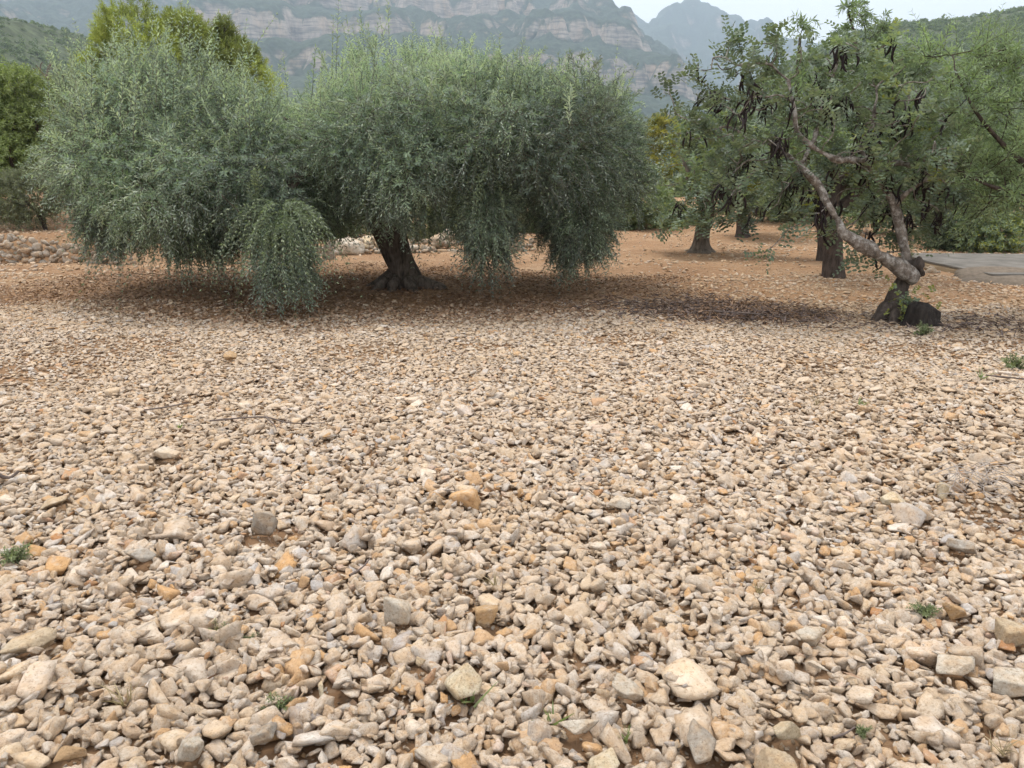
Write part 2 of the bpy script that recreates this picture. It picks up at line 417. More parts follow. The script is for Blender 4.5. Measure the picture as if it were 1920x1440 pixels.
def terr(x, y):
    x, y = np.broadcast_arrays(np.asarray(x, float), np.asarray(y, float))
    P = np.stack([x, y, np.zeros_like(x)], -1)
    z = 0.022 * N1(P * 0.8) * ss(-4, 3, y)
    z = z + 0.10 * ss(1.9, 3.6, x) * (1 - ss(4.5, 7.0, y))                       # low bank at the right front
    z = z + 0.55 * ss(14.9, 15.6, y) * ss(-7.2, -8.2, x)                          # terrace behind the dry stone wall
    z = z + 0.016 * np.clip(y - 20, 0, 45) + 0.012 * np.clip(np.abs(x) - 25, 0, 100) * ss(30, 60, y)
    far = ss(45, 85, y)
    if np.any(y > 45):
        n = N2(P / 60.0)
        base = 0.7 + np.clip(y - 65, 0, None) * 0.05 * (1 - ss(900, 3600, y) * 0.5)
        hl = np.interp(x, HLX, HLZ) * (np.clip((y - 60) / 290, 0, 1) ** 0.8) * (1 - 0.8 * ss(370, 800, y)) + n * 2.2 * ss(90, 300, y)
        hr = np.interp(x, HRX, HRZ) * (np.clip((y - 70) / 350, 0, 1) ** 0.9) * (1 - 0.8 * ss(440, 900, y)) + N3(P / 50.0) * 2.2 * ss(90, 300, y)
        t1 = np.clip((y - 800) / 1300, 0, 1); t2 = np.clip((y - 1900) / 1300, 0, 1)
        rav = N1(P * np.array((1 / 95, 1 / 320, 1))) ; rav2 = N2(P * np.array((1 / 38, 1 / 110, 1)))
        warp = 1 + 0.10 * rav * t1 * (1 - t1) * 4
        ma = np.interp(x * 2100 / np.maximum(y, 800), MAX_, MAZ) * (0.12 + 0.88 * t1 ** 1.05) * warp * (1 - 0.3 * ss(2150, 3000, y))
        pe = np.interp(x * 3200 / np.maximum(y, 1500), PEX, PEZ) * (0.1 + 0.9 * t2 ** 1.1) * (1 + 0.08 * rav * t2 * (1 - t2) * 4) * (1 - 0.4 * ss(3250, 3700, y))
        mt = np.maximum(ma * ss(700, 1000, y), pe * ss(1700, 2100, y))
        mt = mt + (8 * rav2 + 6 * N3(P / 24.0) + 4.5 * N1(P / 10.0)) * ss(900, 1300, y)
        lay = 96.0                                                                # limestone beds: ledge and cliff
        q = (mt + 16 * N2(P / 330.0)) / lay
        fr = q - np.floor(q)
        step = (np.floor(q) + np.where(fr < 0.62, fr * 0.42, 0.26 + ss(0.62, 0.86, fr) * 0.60 + 0.14 * np.clip((fr - 0.86) / 0.14, 0, 1))) * lay - 16 * N2(P / 330.0)
        k = np.clip(0.5 + 0.6 * N3(P / 300.0), 0, 1) * ss(900, 1200, y) * (1 - 0.0)
        mt = mt + (step - mt) * k
        z = np.where(y > 45, (1 - far) * z + far * np.maximum(np.maximum(base, mt), np.maximum(hl, hr)), z)
    return z
def tz(x, y): return float(terr(x, y))

def sheet(name, xs, ys, mat, polar=False):
    if polar:
        q, yy = np.meshgrid(xs, ys); xx = q * yy
    else:
        xx, yy = np.meshgrid(xs, ys)
    V = np.stack([xx, yy, terr(xx, yy)], -1).reshape(-1, 3)
    n, m = len(ys), len(xs)
    i = np.arange(n - 1)[:, None] * m; j = np.arange(m - 1)[None]
    F = np.stack([i + j, i + j + 1, i + m + j + 1, i + m + j], -1).reshape(-1, 4)
    return tag(link(name, npmesh(name, V, [F], mat)), kind='structure')
def spaced(a, b, near, n, p=2.2):
    t = np.linspace(-1, 1, n); s = np.sign(t) * np.abs(t) ** p
    return near + np.where(s < 0, -s * (a - near), s * (b - near))
ground = sheet('ground', spaced(-140, 140, 0, 260), np.concatenate([np.linspace(-40, 0, 12, endpoint=False), np.linspace(0, 30, 150, endpoint=False), np.linspace(30, 64, 40)]), M_SOIL)
tag(ground, 'red stony soil of the olive grove strewn with limestone')
hillside = sheet('hillside', np.linspace(-1.25, 1.25, 260), np.geomspace(63, 1000, 190), M_HILL, True)
tag(hillside, 'green scrub covered hills on both sides of the valley')
mountain = sheet('mountain', np.linspace(-0.95, 0.95, 520), np.concatenate([np.geomspace(960, 2250, 250), np.geomspace(2260, 3750, 90)]), M_MOUNT, True)
tag(mountain, 'hazy limestone mountain range with pale cliff bands')

# ------------------------------------------------------------------ stones
def ico(sub):
    bm = bmesh.new(); bmesh.ops.create_icosphere(bm, subdivisions=sub, radius=1.0)
    V = np.array([v.co[:] for v in bm.verts]); F = np.array([[v.index for v in f.verts] for f in bm.faces]); bm.free()
    return unit(V), F
ICO3, ICOF3 = ico(4)
ICO2, ICOF2 = ico(3)
ICO1, ICOF1 = ico(2)
def rock(seed, sub=3, planes=11, flat=0.62, long=0.8, p=16, rough=0.03):
    r = np.random.default_rng(seed)
    D, F = {3: (ICO3, ICOF3), 2: (ICO2, ICOF2), 1: (ICO1, ICOF1)}[sub]
    nrm = unit(np.vstack([r.normal(size=(planes, 3)), np.eye(3) + r.normal(size=(3, 3)) * 0.38, -np.eye(3) + r.normal(size=(3, 3)) * 0.38]))
    h = r.uniform(0.56, 1.0, len(nrm))
    d = np.clip(D @ nrm.T, 1e-4, None) / h
    rad = (d ** p).sum(1) ** (-1.0 / p)
    V = D * rad[:, None]
    off = seed * 7.3
    nz = N1(V * 2.2 + off) * 0.6 + N2(V * 4.5 + off) * 0.4
    V = V * (1 + rough * nz)[:, None]
    V = V * np.array((1.0, long, flat))
    V /= np.abs(V[:, :2]).max()
    return V, F

NPROTO = 40
PROTO = []
for s in range(NPROTO):
    rr = random.Random(s)
    PROTO.append(rock(100 + s, 2, rr.choice((1, 2, 4, 6)), rr.uniform(0.36, 0.74), rr.uniform(0.58, 0.95), rr.choice((40, 80, 140)), rr.uniform(0.02, 0.05)))

def scatter(name, protos, P, pick, rot, scl, mat, parent=None, tint=None, smooth=True):
    """one 'stuff' object: the shapes ride in the mesh itself and are set on its loose points by geometry nodes"""
    V, Fs, pid, off = [], [], [], 0
    for i, (pv, pf) in enumerate(protos):
        V.append(pv); Fs.append(np.asarray(pf) + off); pid.append(np.full(len(pv), i)); off += len(pv)
    npv = off
    allV = np.concatenate(V + [P])
    groups = {}
    for f in Fs: groups.setdefault(f.shape[1], []).append(f)
    me = npmesh(name, allV, [np.concatenate(g) for g in groups.values()], mat, smooth)
    n = len(allV)
    def pattr(nm, typ, key, arr):
        a = me.attributes.new(nm, typ, 'POINT'); a.data.foreach_set(key, np.ascontiguousarray(arr).ravel())
    pattr('is_shape', 'BOOLEAN', 'value', np.arange(n) < npv)
    pattr('pid', 'INT', 'value', np.concatenate([np.concatenate(pid), np.asarray(pick)]).astype(np.int32))
    pattr('rot', 'FLOAT_VECTOR', 'vector', np.concatenate([np.zeros((npv, 3)), rot]).astype(np.float32))
    pattr('scl', 'FLOAT_VECTOR', 'vector', np.concatenate([np.ones((npv, 3)), scl]).astype(np.float32))
    if tint is not None:
        a = me.attributes.new('tint', 'FLOAT', 'FACE'); a.data.foreach_set('value', np.asarray(tint, np.float32))
    o = link(name, me, parent)
    ng = bpy.data.node_groups.new(name + '_scatter', 'GeometryNodeTree')
    ng.interface.new_socket('Geometry', in_out='INPUT', socket_type='NodeSocketGeometry')
    ng.interface.new_socket('Geometry', in_out='OUTPUT', socket_type='NodeSocketGeometry')
    gi, go = ng.nodes.new('NodeGroupInput'), ng.nodes.new('NodeGroupOutput')
    def na(nm, dt):
        q = ng.nodes.new('GeometryNodeInputNamedAttribute'); q.data_type = dt; q.inputs['Name'].default_value = nm
        return q.outputs['Attribute']
    sep = ng.nodes.new('GeometryNodeSeparateGeometry'); sep.domain = 'POINT'
    ng.links.new(gi.outputs[0], sep.inputs['Geometry']); ng.links.new(na('is_shape', 'BOOLEAN'), sep.inputs['Selection'])
    spl = ng.nodes.new('GeometryNodeSplitToInstances'); spl.domain = 'POINT'
    ng.links.new(sep.outputs['Selection'], spl.inputs[0]); ng.links.new(na('pid', 'INT'), spl.inputs['Group ID'])
    iop = ng.nodes.new('GeometryNodeInstanceOnPoints')
    ng.links.new(sep.outputs['Inverted'], iop.inputs['Points']); ng.links.new(spl.outputs[0], iop.inputs['Instance'])
    iop.inputs['Pick Instance'].default_value = True
    ng.links.new(na('pid', 'INT'), iop.inputs['Instance Index'])
    ng.links.new(na('rot', 'FLOAT_VECTOR'), iop.inputs['Rotation']); ng.links.new(na('scl', 'FLOAT_VECTOR'), iop.inputs['Scale'])
    ng.links.new(iop.outputs[0], go.inputs[0])
    md = o.modifiers.new('scatter', 'NODES'); md.node_group = ng
    return o

# the loose rocks one can name: (label, px, py, width px, flat, long, yaw, material colour, tilt)
GREY, TAN, PALE, RUST, CRM = (0.36, 0.32, 0.27), (0.47, 0.37, 0.25), (0.56, 0.50, 0.41), (0.45, 0.29, 0.15), (0.58, 0.49, 0.34)
ROCKS = [
    ('pointed grey rock standing above the gravel at the left', 505, 985, 66, 0.95, 0.75, 0.4, GREY, 0.3),
    ('broad weathered grey brown boulder near the left edge with rough top', 268, 1045, 92, 0.62, 0.7, 0.1, GREY, 0.1),
    ('long pale slab lying flat on the gravel in the left middle distance', 313, 862, 62, 0.35, 0.5, -0.3, PALE, 0.1),
    ('flat buff slab at the far left above the grey boulder', 108, 942, 62, 0.35, 0.7, 0.5, TAN, 0.15),
    ('large tan slab half buried at the lower left edge', 60, 1205, 100, 0.28, 0.6, 0.35, TAN, 0.1),
    ('triangular cream stone behind the green grass tuft in front', 868, 1285, 76, 0.8, 0.85, 0.5, CRM, 0.5),
    ('big angular grey white stone left of the speckled rusty stone', 748, 1150, 64, 0.9, 0.9, 0.9, PALE, 0.2),
    ('upright speckled rusty stone in the front centre', 912, 1150, 56, 0.9, 0.8, 1.4, RUST, 0.4),
    ('dark edged blocky stone in a hollow below the grey white stone', 790, 1240, 62, 0.85, 0.8, 0.2, TAN, 0.3),
    ('white smooth oval stone right of the front centre', 1180, 1290, 66, 0.6, 0.65, -0.2, PALE, 0.15),
    ('pitted whitish stone at the bottom centre beside the small grass blades', 1088, 1355, 78, 0.5, 0.6, 0.3, PALE, 0.2),
    ('pale cream stone cut by the bottom edge of the picture', 1138, 1432, 80, 0.6, 0.8, 0.2, CRM, 0.1),
    ('white trapezoid stone right of centre in the foreground', 1520, 1185, 60, 0.75, 0.9, 0.3, PALE, 0.35),
    ('wide pale slab next to the white trapezoid stone', 1525, 1232, 66, 0.5, 0.7, -0.5, PALE, 0.25),
    ('big square pale slab on the right side of the foreground', 1790, 1232, 76, 0.5, 0.8, -0.4, PALE, 0.3),
    ('rounded buff boulder at the right edge with a dark hollow beneath', 1900, 1170, 70, 0.7, 0.75, -0.3, TAN, 0.2),
    ('large pale slab at the right edge in front of the rounded boulder', 1902, 1262, 80, 0.45, 0.8, -0.2, PALE, 0.2),
    ('long rusty stone behind the green weed on the right', 1795, 1130, 52, 0.7, 0.6, -0.6, RUST, 0.2),
    ('tan rounded stone at the bottom right of centre', 1458, 1425, 76, 0.65, 0.6, 0.05, TAN, 0.1),
    ('large grey flat stone at the bottom beside the tan rounded one', 1312, 1395, 80, 0.5, 0.9, 0.8, GREY, 0.2),
    ('oval tan stone lying across the gravel in the lower right', 1478, 1355, 68, 0.6, 0.6, 0.05, CRM, 0.1),
    ('cream angular stone beside the dry tangle of twigs', 1770, 907, 36, 0.75, 0.85, 0.4, CRM, 0.3),
    ('long grey stone sloping down at the right below the dry tangle', 1810, 1008, 60, 0.5, 0.45, -0.6, GREY, 0.25),
    ('rounded yellow white stone at the lower left of centre', 602, 1287, 60, 0.7, 0.75, 0.2, CRM, 0.15),
    ('tall white faceted stone at the bottom left of centre', 360, 1410, 52, 1.0, 0.8, 0.9, PALE, 0.3),
    ('brown stained block left of the small clump near the bottom', 498, 1385, 52, 1.0, 0.9, 0.3, GREY, 0.25),
    ('orange ochre stone lying at the bottom left', 130, 1420, 66, 0.5, 0.55, 0.2, RUST, 0.1),
    ('ochre flat stone alone on the gravel far left of the carob', 434, 668, 28, 0.5, 0.6, 0.1, RUST, 0.05),
    ('pale wide stone in the middle of the gravel right of centre', 1160, 938, 50, 0.5, 0.65, 0.2, PALE, 0.15),
    ('wedge shaped cream stone on the right middle gravel', 1670, 925, 56, 0.5, 0.7, -0.3, CRM, 0.2),
]
RES = 0.008
GX0, GX1, GY0, GY1 = -8.6, 8.6, 1.15, 10.2
HM = np.zeros((int((GY1 - GY0) / RES), int((GX1 - GX0) / RES)), np.float32)
gy, gx = np.mgrid[0:HM.shape[0], 0:HM.shape[1]]
for r0 in range(0, HM.shape[0], 200):                       # terrain height, coarse chunks
    sl = slice(r0, min(r0 + 200, HM.shape[0]))
    cx = np.linspace(GX0, GX1, 300); cy = GY0 + (np.arange(sl.start, sl.stop) + 0.5) * RES
    t = terr(cx[None].repeat(len(cy), 0), cy[:, None].repeat(300, 1))
    fx = GX0 + (np.arange(HM.shape[1]) + 0.5) * RES
    for i in range(len(cy)): HM[sl.start + i] = np.interp(fx, cx, t[i])
BASE = HM.copy()
def settle(x, y, r, ht, sink):
    """rest a stone of plan radius r and half height ht on what lies there; returns the height of its centre"""
    ix, iy, k = int((x - GX0) / RES), int((y - GY0) / RES), max(1, int(r * 0.72 / RES))
    s = HM[max(iy - k, 0):iy + k + 1, max(ix - k, 0):ix + k + 1]
    return float(s[::2, ::2].mean() if s.size else 0) + ht * (1 - sink)
def stamp(x, y, zc, r, ht):
    ix, iy, k = int((x - GX0) / RES), int((y - GY0) / RES), max(1, int(r / RES))
    a0, a1, b0, b1 = max(iy - k, 0), min(iy + k + 1, HM.shape[0]), max(ix - k, 0), min(ix + k + 1, HM.shape[1])
    if a1 <= a0 or b1 <= b0: return
    yy, xx = np.ogrid[a0 - iy:a1 - iy, b0 - ix:b1 - ix]
    d = (xx * xx + yy * yy) / float(k * k)
    top = np.where(d < 1, zc + ht * np.sqrt(np.clip(1 - d * d, 0, 1)), -9)
    np.maximum(HM[a0:a1, b0:b1], top, out=HM[a0:a1, b0:b1])

rock_mats = {c: rock_mat('rock_' + n, c) for c, n in ((GREY, 'grey'), (TAN, 'tan'), (PALE, 'pale'), (RUST, 'rusty'), (CRM, 'cream'))}
ROCK_AT = [(gp(q[1], q[2] + 4, 0.05), q[3] * mpp(gp(q[1], q[2] + 4, 0.05)) * 0.5) for q in ROCKS]

def in_litter(x, y):                     # dark leaf litter below the olive crown
    x = np.asarray(x, float); y = np.asarray(y, float)
    c = np.stack([x, y, 0 * x], -1)
    q = ((x + 2.2) / 4.9) ** 2 + ((y - 11.3) / 3.2) ** 2 + 0.18 * N1(c * 1.2)
    return 1 - ss(0.40, 1.20, q)
rs = random.Random(5)
BARE = [(gp(500, 1012), .20), (gp(560, 1020), .14), (gp(1885, 960), .34), (gp(1350, 1015), .12), (gp(60, 700), .7), (gp(200, 655), .8), (gp(1880, 640), .9), (gp(1700, 660), .6), (gp(330, 760), .3), (gp(1560, 690), .4), (gp(900, 650), .35), (gp(680, 660), .5), (gp(1180, 640), .5), (gp(20, 850), .3)]
def bare(x, y):                          # red soil shows through here
    for c, r in BARE:
        d = ((x - c[0]) / 1.4) ** 2 + (y - c[1]) ** 2
        if d < r * r * .6: return (1 - d / (r * r) * 0.8) * .72
    return 0.0
def far_k(y): return min(1.0, max(0.0, (y - 3.2) / 3.6))
def pick_y():                            # even cover over a field that widens with distance
    while True:
        y = rs.uniform(GY0 + 0.02, GY1)
        if rs.random() * 8.5 < min(0.72 * y + 2.3, 8.5): return y
pts, prk, prt, psc = [], [], [], []
classes = [(0.054, 0.086, 760), (0.040, 0.058, 4800), (0.027, 0.042, 18500), (0.017, 0.029, 32000), (0.011, 0.018, 9000)]
for lo, hi, n in classes:
    for _ in range(n):
        best = None
        yy0 = None
        for _c in range(2):
            if yy0 is None:
                y = yy0 = pick_y(); hw = min(0.72 * y + 2.3, 8.5)
                x = xx0 = rs.uniform(-hw, hw)
            else:
                y, x = yy0 + rs.gauss(0, 0.06), xx0 + rs.gauss(0, 0.06)
            r = rs.uniform(lo, hi) * (1.12 - .32 * far_k(y))
            if best is None: fl = rs.uniform(0.5, 0.8)
            z = settle(x, y, r, r * 0.6, 0.35)
            if best is None or z < best[2]: best = (x, y, z, r)
        x, y, z, r = best
        if y > 7.8 and rs.random() < max((y - 8.2) * 0.45, 0.88 * float(in_litter(x, y))): continue
        if rs.random() < bare(x, y) * (0.95 if r > 0.022 else 0.6): continue
        stamp(x, y, z - r * 0.08, r * 0.72, r * 0.52 * (1 - .25 * far_k(y)))
        big = lo > 0.035
        t = 0.22 if big else 0.38
        pts.append((x, y, z)); prk.append(rs.randrange(NPROTO))
        prt.append((rs.gauss(0, t), rs.gauss(0, t), rs.uniform(0, 6.283)))
        a = r * rs.uniform(0.92, 1.12)
        fk = 1 - .32 * far_k(y)
        prt[-1] = (prt[-1][0] * fk, prt[-1][1] * fk, prt[-1][2])
        psc.append((a, a * rs.uniform(0.85, 1.1), a * rs.uniform(0.8, 1.1) * fk))
for _ in range(190000):                   # small stones find the bare spots that are left
    y = pick_y()
    hw = min(0.72 * y + 2.3, 8.5); x = rs.uniform(-hw, hw)
    if HM[min(int((y - GY0) / RES), HM.shape[0] - 1), int((x - GX0) / RES)] - BASE[min(int((y - GY0) / RES), HM.shape[0] - 1), int((x - GX0) / RES)] > 0.011: continue
    if y > 7.8 and rs.random() < max((y - 8.2) * 0.5, 0.9 * float(in_litter(x, y))): continue
    if rs.random() < bare(x, y): continue
    r = rs.choice((rs.uniform(0.012, 0.022), rs.uniform(0.02, 0.036))) * (1 - .2 * far_k(y))
    z = settle(x, y, r, r * 0.6, 0.35)
    stamp(x, y, z - r * 0.08, r * 0.68, r * 0.55)
    pts.append((x, y, z)); prk.append(rs.randrange(NPROTO)); prt.append((rs.gauss(0, .3), rs.gauss(0, .3), rs.uniform(0, 6.283))); psc.append((r, r * rs.uniform(.85, 1.1), r * rs.uniform(.8, 1.1) * (1 - .32 * far_k(y))))
pts, prk, prt, psc = map(np.array, (pts, prk, prt, psc))
clear = np.ones(len(pts), bool)
for i, (lab, px, py, wpx, fl, lg, yaw, colr, tilt) in enumerate(ROCKS):
    p, r = ROCK_AT[i]
    d = np.hypot(pts[:, 0] - p[0], pts[:, 1] - p[1])
    clear &= ~((d < np.maximum(r * 0.75, r * 0.5 + psc[:, 0] * 0.6)) & (psc[:, 0] < r * 1.6))
    V, F = rock(900 + i, 3, 5, fl, lg, 60, 0.025)
    o = link('rock', npmesh('rock', V, [F], rock_mats[colr]))
    bs = tz(p[0], p[1]) + 0.036
    o.location = (p[0], p[1], bs + r * fl * 0.62); o.scale = (r, r, r)
    o.rotation_euler = (tilt, random.uniform(-0.1, 0.1), yaw)
    tag(o, lab, 'rock', 'rocks that stand out from the gravel')
pts, prk, prt, psc = pts[clear], prk[clear], prt[clear], psc[clear]
# the 300 that show largest are stones of their own, the rest is one mass of gravel
V = pts - np.array((0, 0, CAM_H)); dep = V[:, 1] * CP - V[:, 2] * SP
vpx = 960 + V[:, 0] / dep * FPX; vpy = 720 - (V[:, 1] * SP + V[:, 2] * CP) / dep * FPX
show = np.where((vpx > 0) & (vpx < 1920) & (vpy > 0) & (vpy < 1445), psc[:, 0] / dep, 0)
order = np.argsort(-show)
own, rest = order[:300], order[300:]
proto_me = [npmesh('stone', v, [f], M_STONE) for v, f in PROTO]
for i in own:
    o = link('stone', proto_me[prk[i]], ground)
    o.location = pts[i]; o.rotation_euler = prt[i]; o.scale = psc[i]
ng_ = 42000                             # grit between the stones near the camera
gy_ = RNG.uniform(1.2, 6.0, ng_) ** 1.0; gx_ = RNG.uniform(-1, 1, ng_) * (0.72 * gy_ + 2.0); gr_ = RNG.uniform(0.004, 0.011, ng_)
pts = np.concatenate([pts[rest], np.stack([gx_, gy_, terr(gx_, gy_) + gr_ * 0.4], -1)]); prk = np.concatenate([prk[rest], RNG.integers(0, NPROTO, ng_)])
prt = np.concatenate([prt[rest], RNG.normal(0, .5, (ng_, 3)) + np.array((0, 0, 1)) * RNG.uniform(0, 6.28, (ng_, 1))]); psc = np.concatenate([psc[rest], gr_[:, None] * RNG.uniform(.8, 1.2, (ng_, 3))])
gravel = scatter('gravel', PROTO, pts, prk, prt, psc, M_STONE)
tag(gravel, 'thick layer of cream limestone gravel covering the foreground', 'gravel', kind='stuff')

# thinner, dustier stones between 8 m and the back of the grove
def far_field(n, y0, y1, size, dens):
    y = np.sqrt(RNG.uniform(y0 ** 2, y1 ** 2, n)); x = RNG.uniform(-1, 1, n) * (0.72 * y + 1.6)
    keep = RNG.random(n) < dens(x, y)
    x, y = x[keep], y[keep]; m = len(x)
    r = RNG.uniform(*size, m) * RNG.choice((0.7, 1.0, 1.0, 1.5), m)
    P = np.stack([x, y, terr(x, y) + r * 0.15], -1)
    return P, RNG.integers(0, NPROTO, m), np.stack([RNG.normal(0, .25, m), RNG.normal(0, .25, m), RNG.uniform(0, 6.28, m)], -1), np.stack([r, r * .9, r * .8], -1)
lowproto = [rock(300 + s, 1, 9, random.uniform(.5, .8), random.uniform(.65, .95), 18, 0.04) for s in range(NPROTO)]
blocks = [far_field(36000, 8.0, 13.0, (0.014, 0.034), lambda x, y: (1 - 0.75 * in_litter(x, y)) * (0.8 - 0.4 * ss(9.0, 11.0, y))),
          far_field(26000, 12.5, 30.0, (0.018, 0.045), lambda x, y: np.clip(0.55 + 0.3 * N2(np.stack([x, y, 0 * x], -1) * 0.7), 0.1, 1) * (1 - 0.7 * in_litter(x, y)))]
P, k, ro, sc_ = [np.concatenate(q) for q in zip(*blocks)]
tag(scatter('scattered_stones', lowproto, P, k, ro, sc_, M_STONE_FAR), 'sparse small stones on the bare red soil under the trees', 'stones', kind='stuff')

# ------------------------------------------------------------------ foliage
def lobe_list(L):
    """(px, py, Y, rx px, ry px, depth m) -> centre and radii in metres"""
    out = []
    for px, py, Y, rx, ry, rz in L:
        c = at(px, py, Y); k = mpp(c)
        out.append((c, np.array((rx * k, rz, ry * k))))
    return out
def sample_lobes(lobes, n, rng, shell=(0.72, 1.0), gap=0.0, nf=1.2, inner=0.70):
    C = np.array([c for c, _ in lobes]); Rd = np.array([r for _, r in lobes])
    w = np.prod(Rd, 1) ** (2 / 3); w /= w.sum()
    P, N = [], []
    got = 0
    while got < n:
        m = int((n - got) * 1.8) + 50
        k = rng.choice(len(lobes), m, p=w)
        d = unit(rng.normal(size=(m, 3)))
        s = rng.uniform(*shell, m)
        p0 = C[k] + d * Rd[k]
        s = s * (1 + 0.17 * N2(p0 * nf))
        p = C[k] + d * s[:, None] * Rd[k]
        ok = np.ones(m, bool)
        for j in range(len(lobes)):
            q = np.linalg.norm((p - C[j]) / Rd[j], axis=1)
            ok &= (q > inner * min(1, shell[0] / 0.72)) | (k == j)
        if gap > 0: ok &= rng.random(m) > gap * ss(-0.1, -0.9, N3(p * nf * 1.3))
        P.append(p[ok]); N.append(unit(d[ok] / Rd[k][ok])); got += ok.sum()
    return np.concatenate(P)[:n], np.concatenate(N)[:n]

def leaf_faces(B, D, U, L, W, shape='lance'):
    """leaves at B along D with face normal about U; returns V, F (each leaf two folded halves or an oval)"""
    n = len(B)
    S = unit(np.cross(D, U)); U = np.cross(S, D)
    L = L[:, None]; W = W[:, None]
    if shape == 'lance':
        V = np.stack([B, B + D * L * 0.42 + S * W * 0.5 + U * W * 0.16, B + D * L - U * L * 0.06, B + D * L * 0.42 - S * W * 0.5 + U * W * 0.16], 1)
        i = np.arange(n)[:, None] * 4
        F = np.concatenate([i + np.array([[0, 1, 2]]), i + np.array([[0, 2, 3]])])
        return V.reshape(-1, 3), F, 2
    V = np.stack([B, B + D * L * 0.28 + S * W * 0.44 + U * W * .1, B + D * L * 0.74 + S * W * 0.44 + U * W * .1, B + D * L,
                  B + D * L * 0.74 - S * W * 0.44 + U * W * .1, B + D * L * 0.28 - S * W * 0.44 + U * W * .1], 1)
    i = np.arange(n)[:, None] * 6
    F = np.concatenate([i + np.array([[0, 1, 2, 3]]), i + np.array([[0, 3, 4, 5]])])
    return V.reshape(-1, 3), F, 2

def twigs(P0, D0, L, droop, K, leafL, leafW, rng, alpha=0.85, shape='lance', stem_r=0.003, tint0=None, pairs=True, tint_spread=0.22):
    """leafy twigs: curved stems with leaves in pairs. Returns leaf (V,F,tint) and stem (V,F)"""
    M = len(P0)
    s = (np.arange(K) + 0.6) / K
    sl = s[None, :, None] * L[:, None, None]
    g = np.array((0, 0, -1.0))
    pos = P0[:, None] + D0[:, None] * sl + g * (droop[:, None, None] * sl ** 2 / np.maximum(L[:, None, None], 1e-3))
    T = unit(D0[:, None] + g * (2 * droop[:, None, None] * s[None, :, None]))
    ref = unit(rng.normal(size=(M, 1, 3)))
    A = unit(np.cross(T, ref)); Bv = np.cross(T, A)
    ph = (np.arange(K) % 2)[None, :, None] * (np.pi / 2) + rng.uniform(-0.4, 0.4, (M, K, 1))
    side = np.cos(ph) * A + np.sin(ph) * Bv
    allB, allD, allU, allL, allW, allT = [], [], [], [], [], []
    tt = (rng.uniform(0.3, 0.7, M) if tint0 is None else tint0)[:, None]
    for sg in ((1, -1) if pairs else (1,)):
        al = alpha + rng.uniform(-0.3, 0.3, (M, K, 1))
        D = unit(T * np.cos(al) + sg * side * np.sin(al) + g * 0.12)
        U = unit(T * np.sin(al) - sg * side * np.cos(al) * 1.0 + np.array((0, 0, 0.5)) + rng.normal(size=(M, K, 3)) * 0.35)
        f = (0.75 + 0.5 * np.sin(np.pi * np.clip(s * 0.9 + 0.1, 0, 1)))[None]
        f = f * rng.uniform(0.75, 1.2, (M, K))
        allB.append(pos.reshape(-1, 3)); allD.append(D.reshape(-1, 3)); allU.append(U.reshape(-1, 3))
        allL.append((leafL * f).ravel()); allW.append((leafW * f).ravel())
        allT.append((tt + rng.normal(0, tint_spread, (M, K))).ravel())
    V, F, rep = leaf_faces(np.concatenate(allB), np.concatenate(allD), np.concatenate(allU), np.concatenate(allL), np.concatenate(allW), shape)
    tint = np.clip(np.concatenate(allT), 0, 1)
    tint = np.concatenate([tint] * rep)
    # stems: three sided, four stations
    st = np.linspace(0, 1, 4)[None, :, None]
    ls = st * L[:, None, None]
    sp = P0[:, None] + D0[:, None] * ls + g * (droop[:, None, None] * ls ** 2 / np.maximum(L[:, None, None], 1e-3))
    a0 = A[:, :1]; b0 = Bv[:, :1]
    ring = []
    for q in range(3):
        an = q * 2.094
        ring.append(sp + (math.cos(an) * a0 + math.sin(an) * b0) * (stem_r * (1.25 - st)))
    SV = np.stack(ring, 2)                                  # M,4,3,3
    base = (np.arange(M) * 12)[:, None, None]
    i = np.arange(3)[None, :, None] * 3; j = np.arange(3)[None, None]
    SF = np.stack([base + i + j, base + i + (j + 1) % 3, base + i + 3 + (j + 1) % 3, base + i + 3 + j], -1).reshape(-1, 4)
    return (V, F, tint), (SV.reshape(-1, 3), SF)

class Foliage:
    def __init__(s): s.V, s.F, s.t, s.n, s.sm = [], {}, {}, 0, MB()
    def add(s, leaves, stems=None):
        V, F, t = leaves
        k = F.shape[1]
        s.V.append(V); s.F.setdefault(k, []).append(F + s.n); s.t.setdefault(k, []).append(t); s.n += len(V)
        if stems is not None: s.sm.add(*stems)
    def build(s, name, mat, parent, stem_mat=None, stem_name='twigs'):
        ks = list(s.F)
        me = npmesh(name, np.concatenate(s.V), [np.concatenate(s.F[k]) for k in ks], mat, False, {'tint': np.concatenate([np.concatenate(s.t[k]) for k in ks])})
        o = link(name, me, parent)
        if s.sm.n and stem_mat: link(stem_name, s.sm.mesh(stem_name, stem_mat), o)
        return o

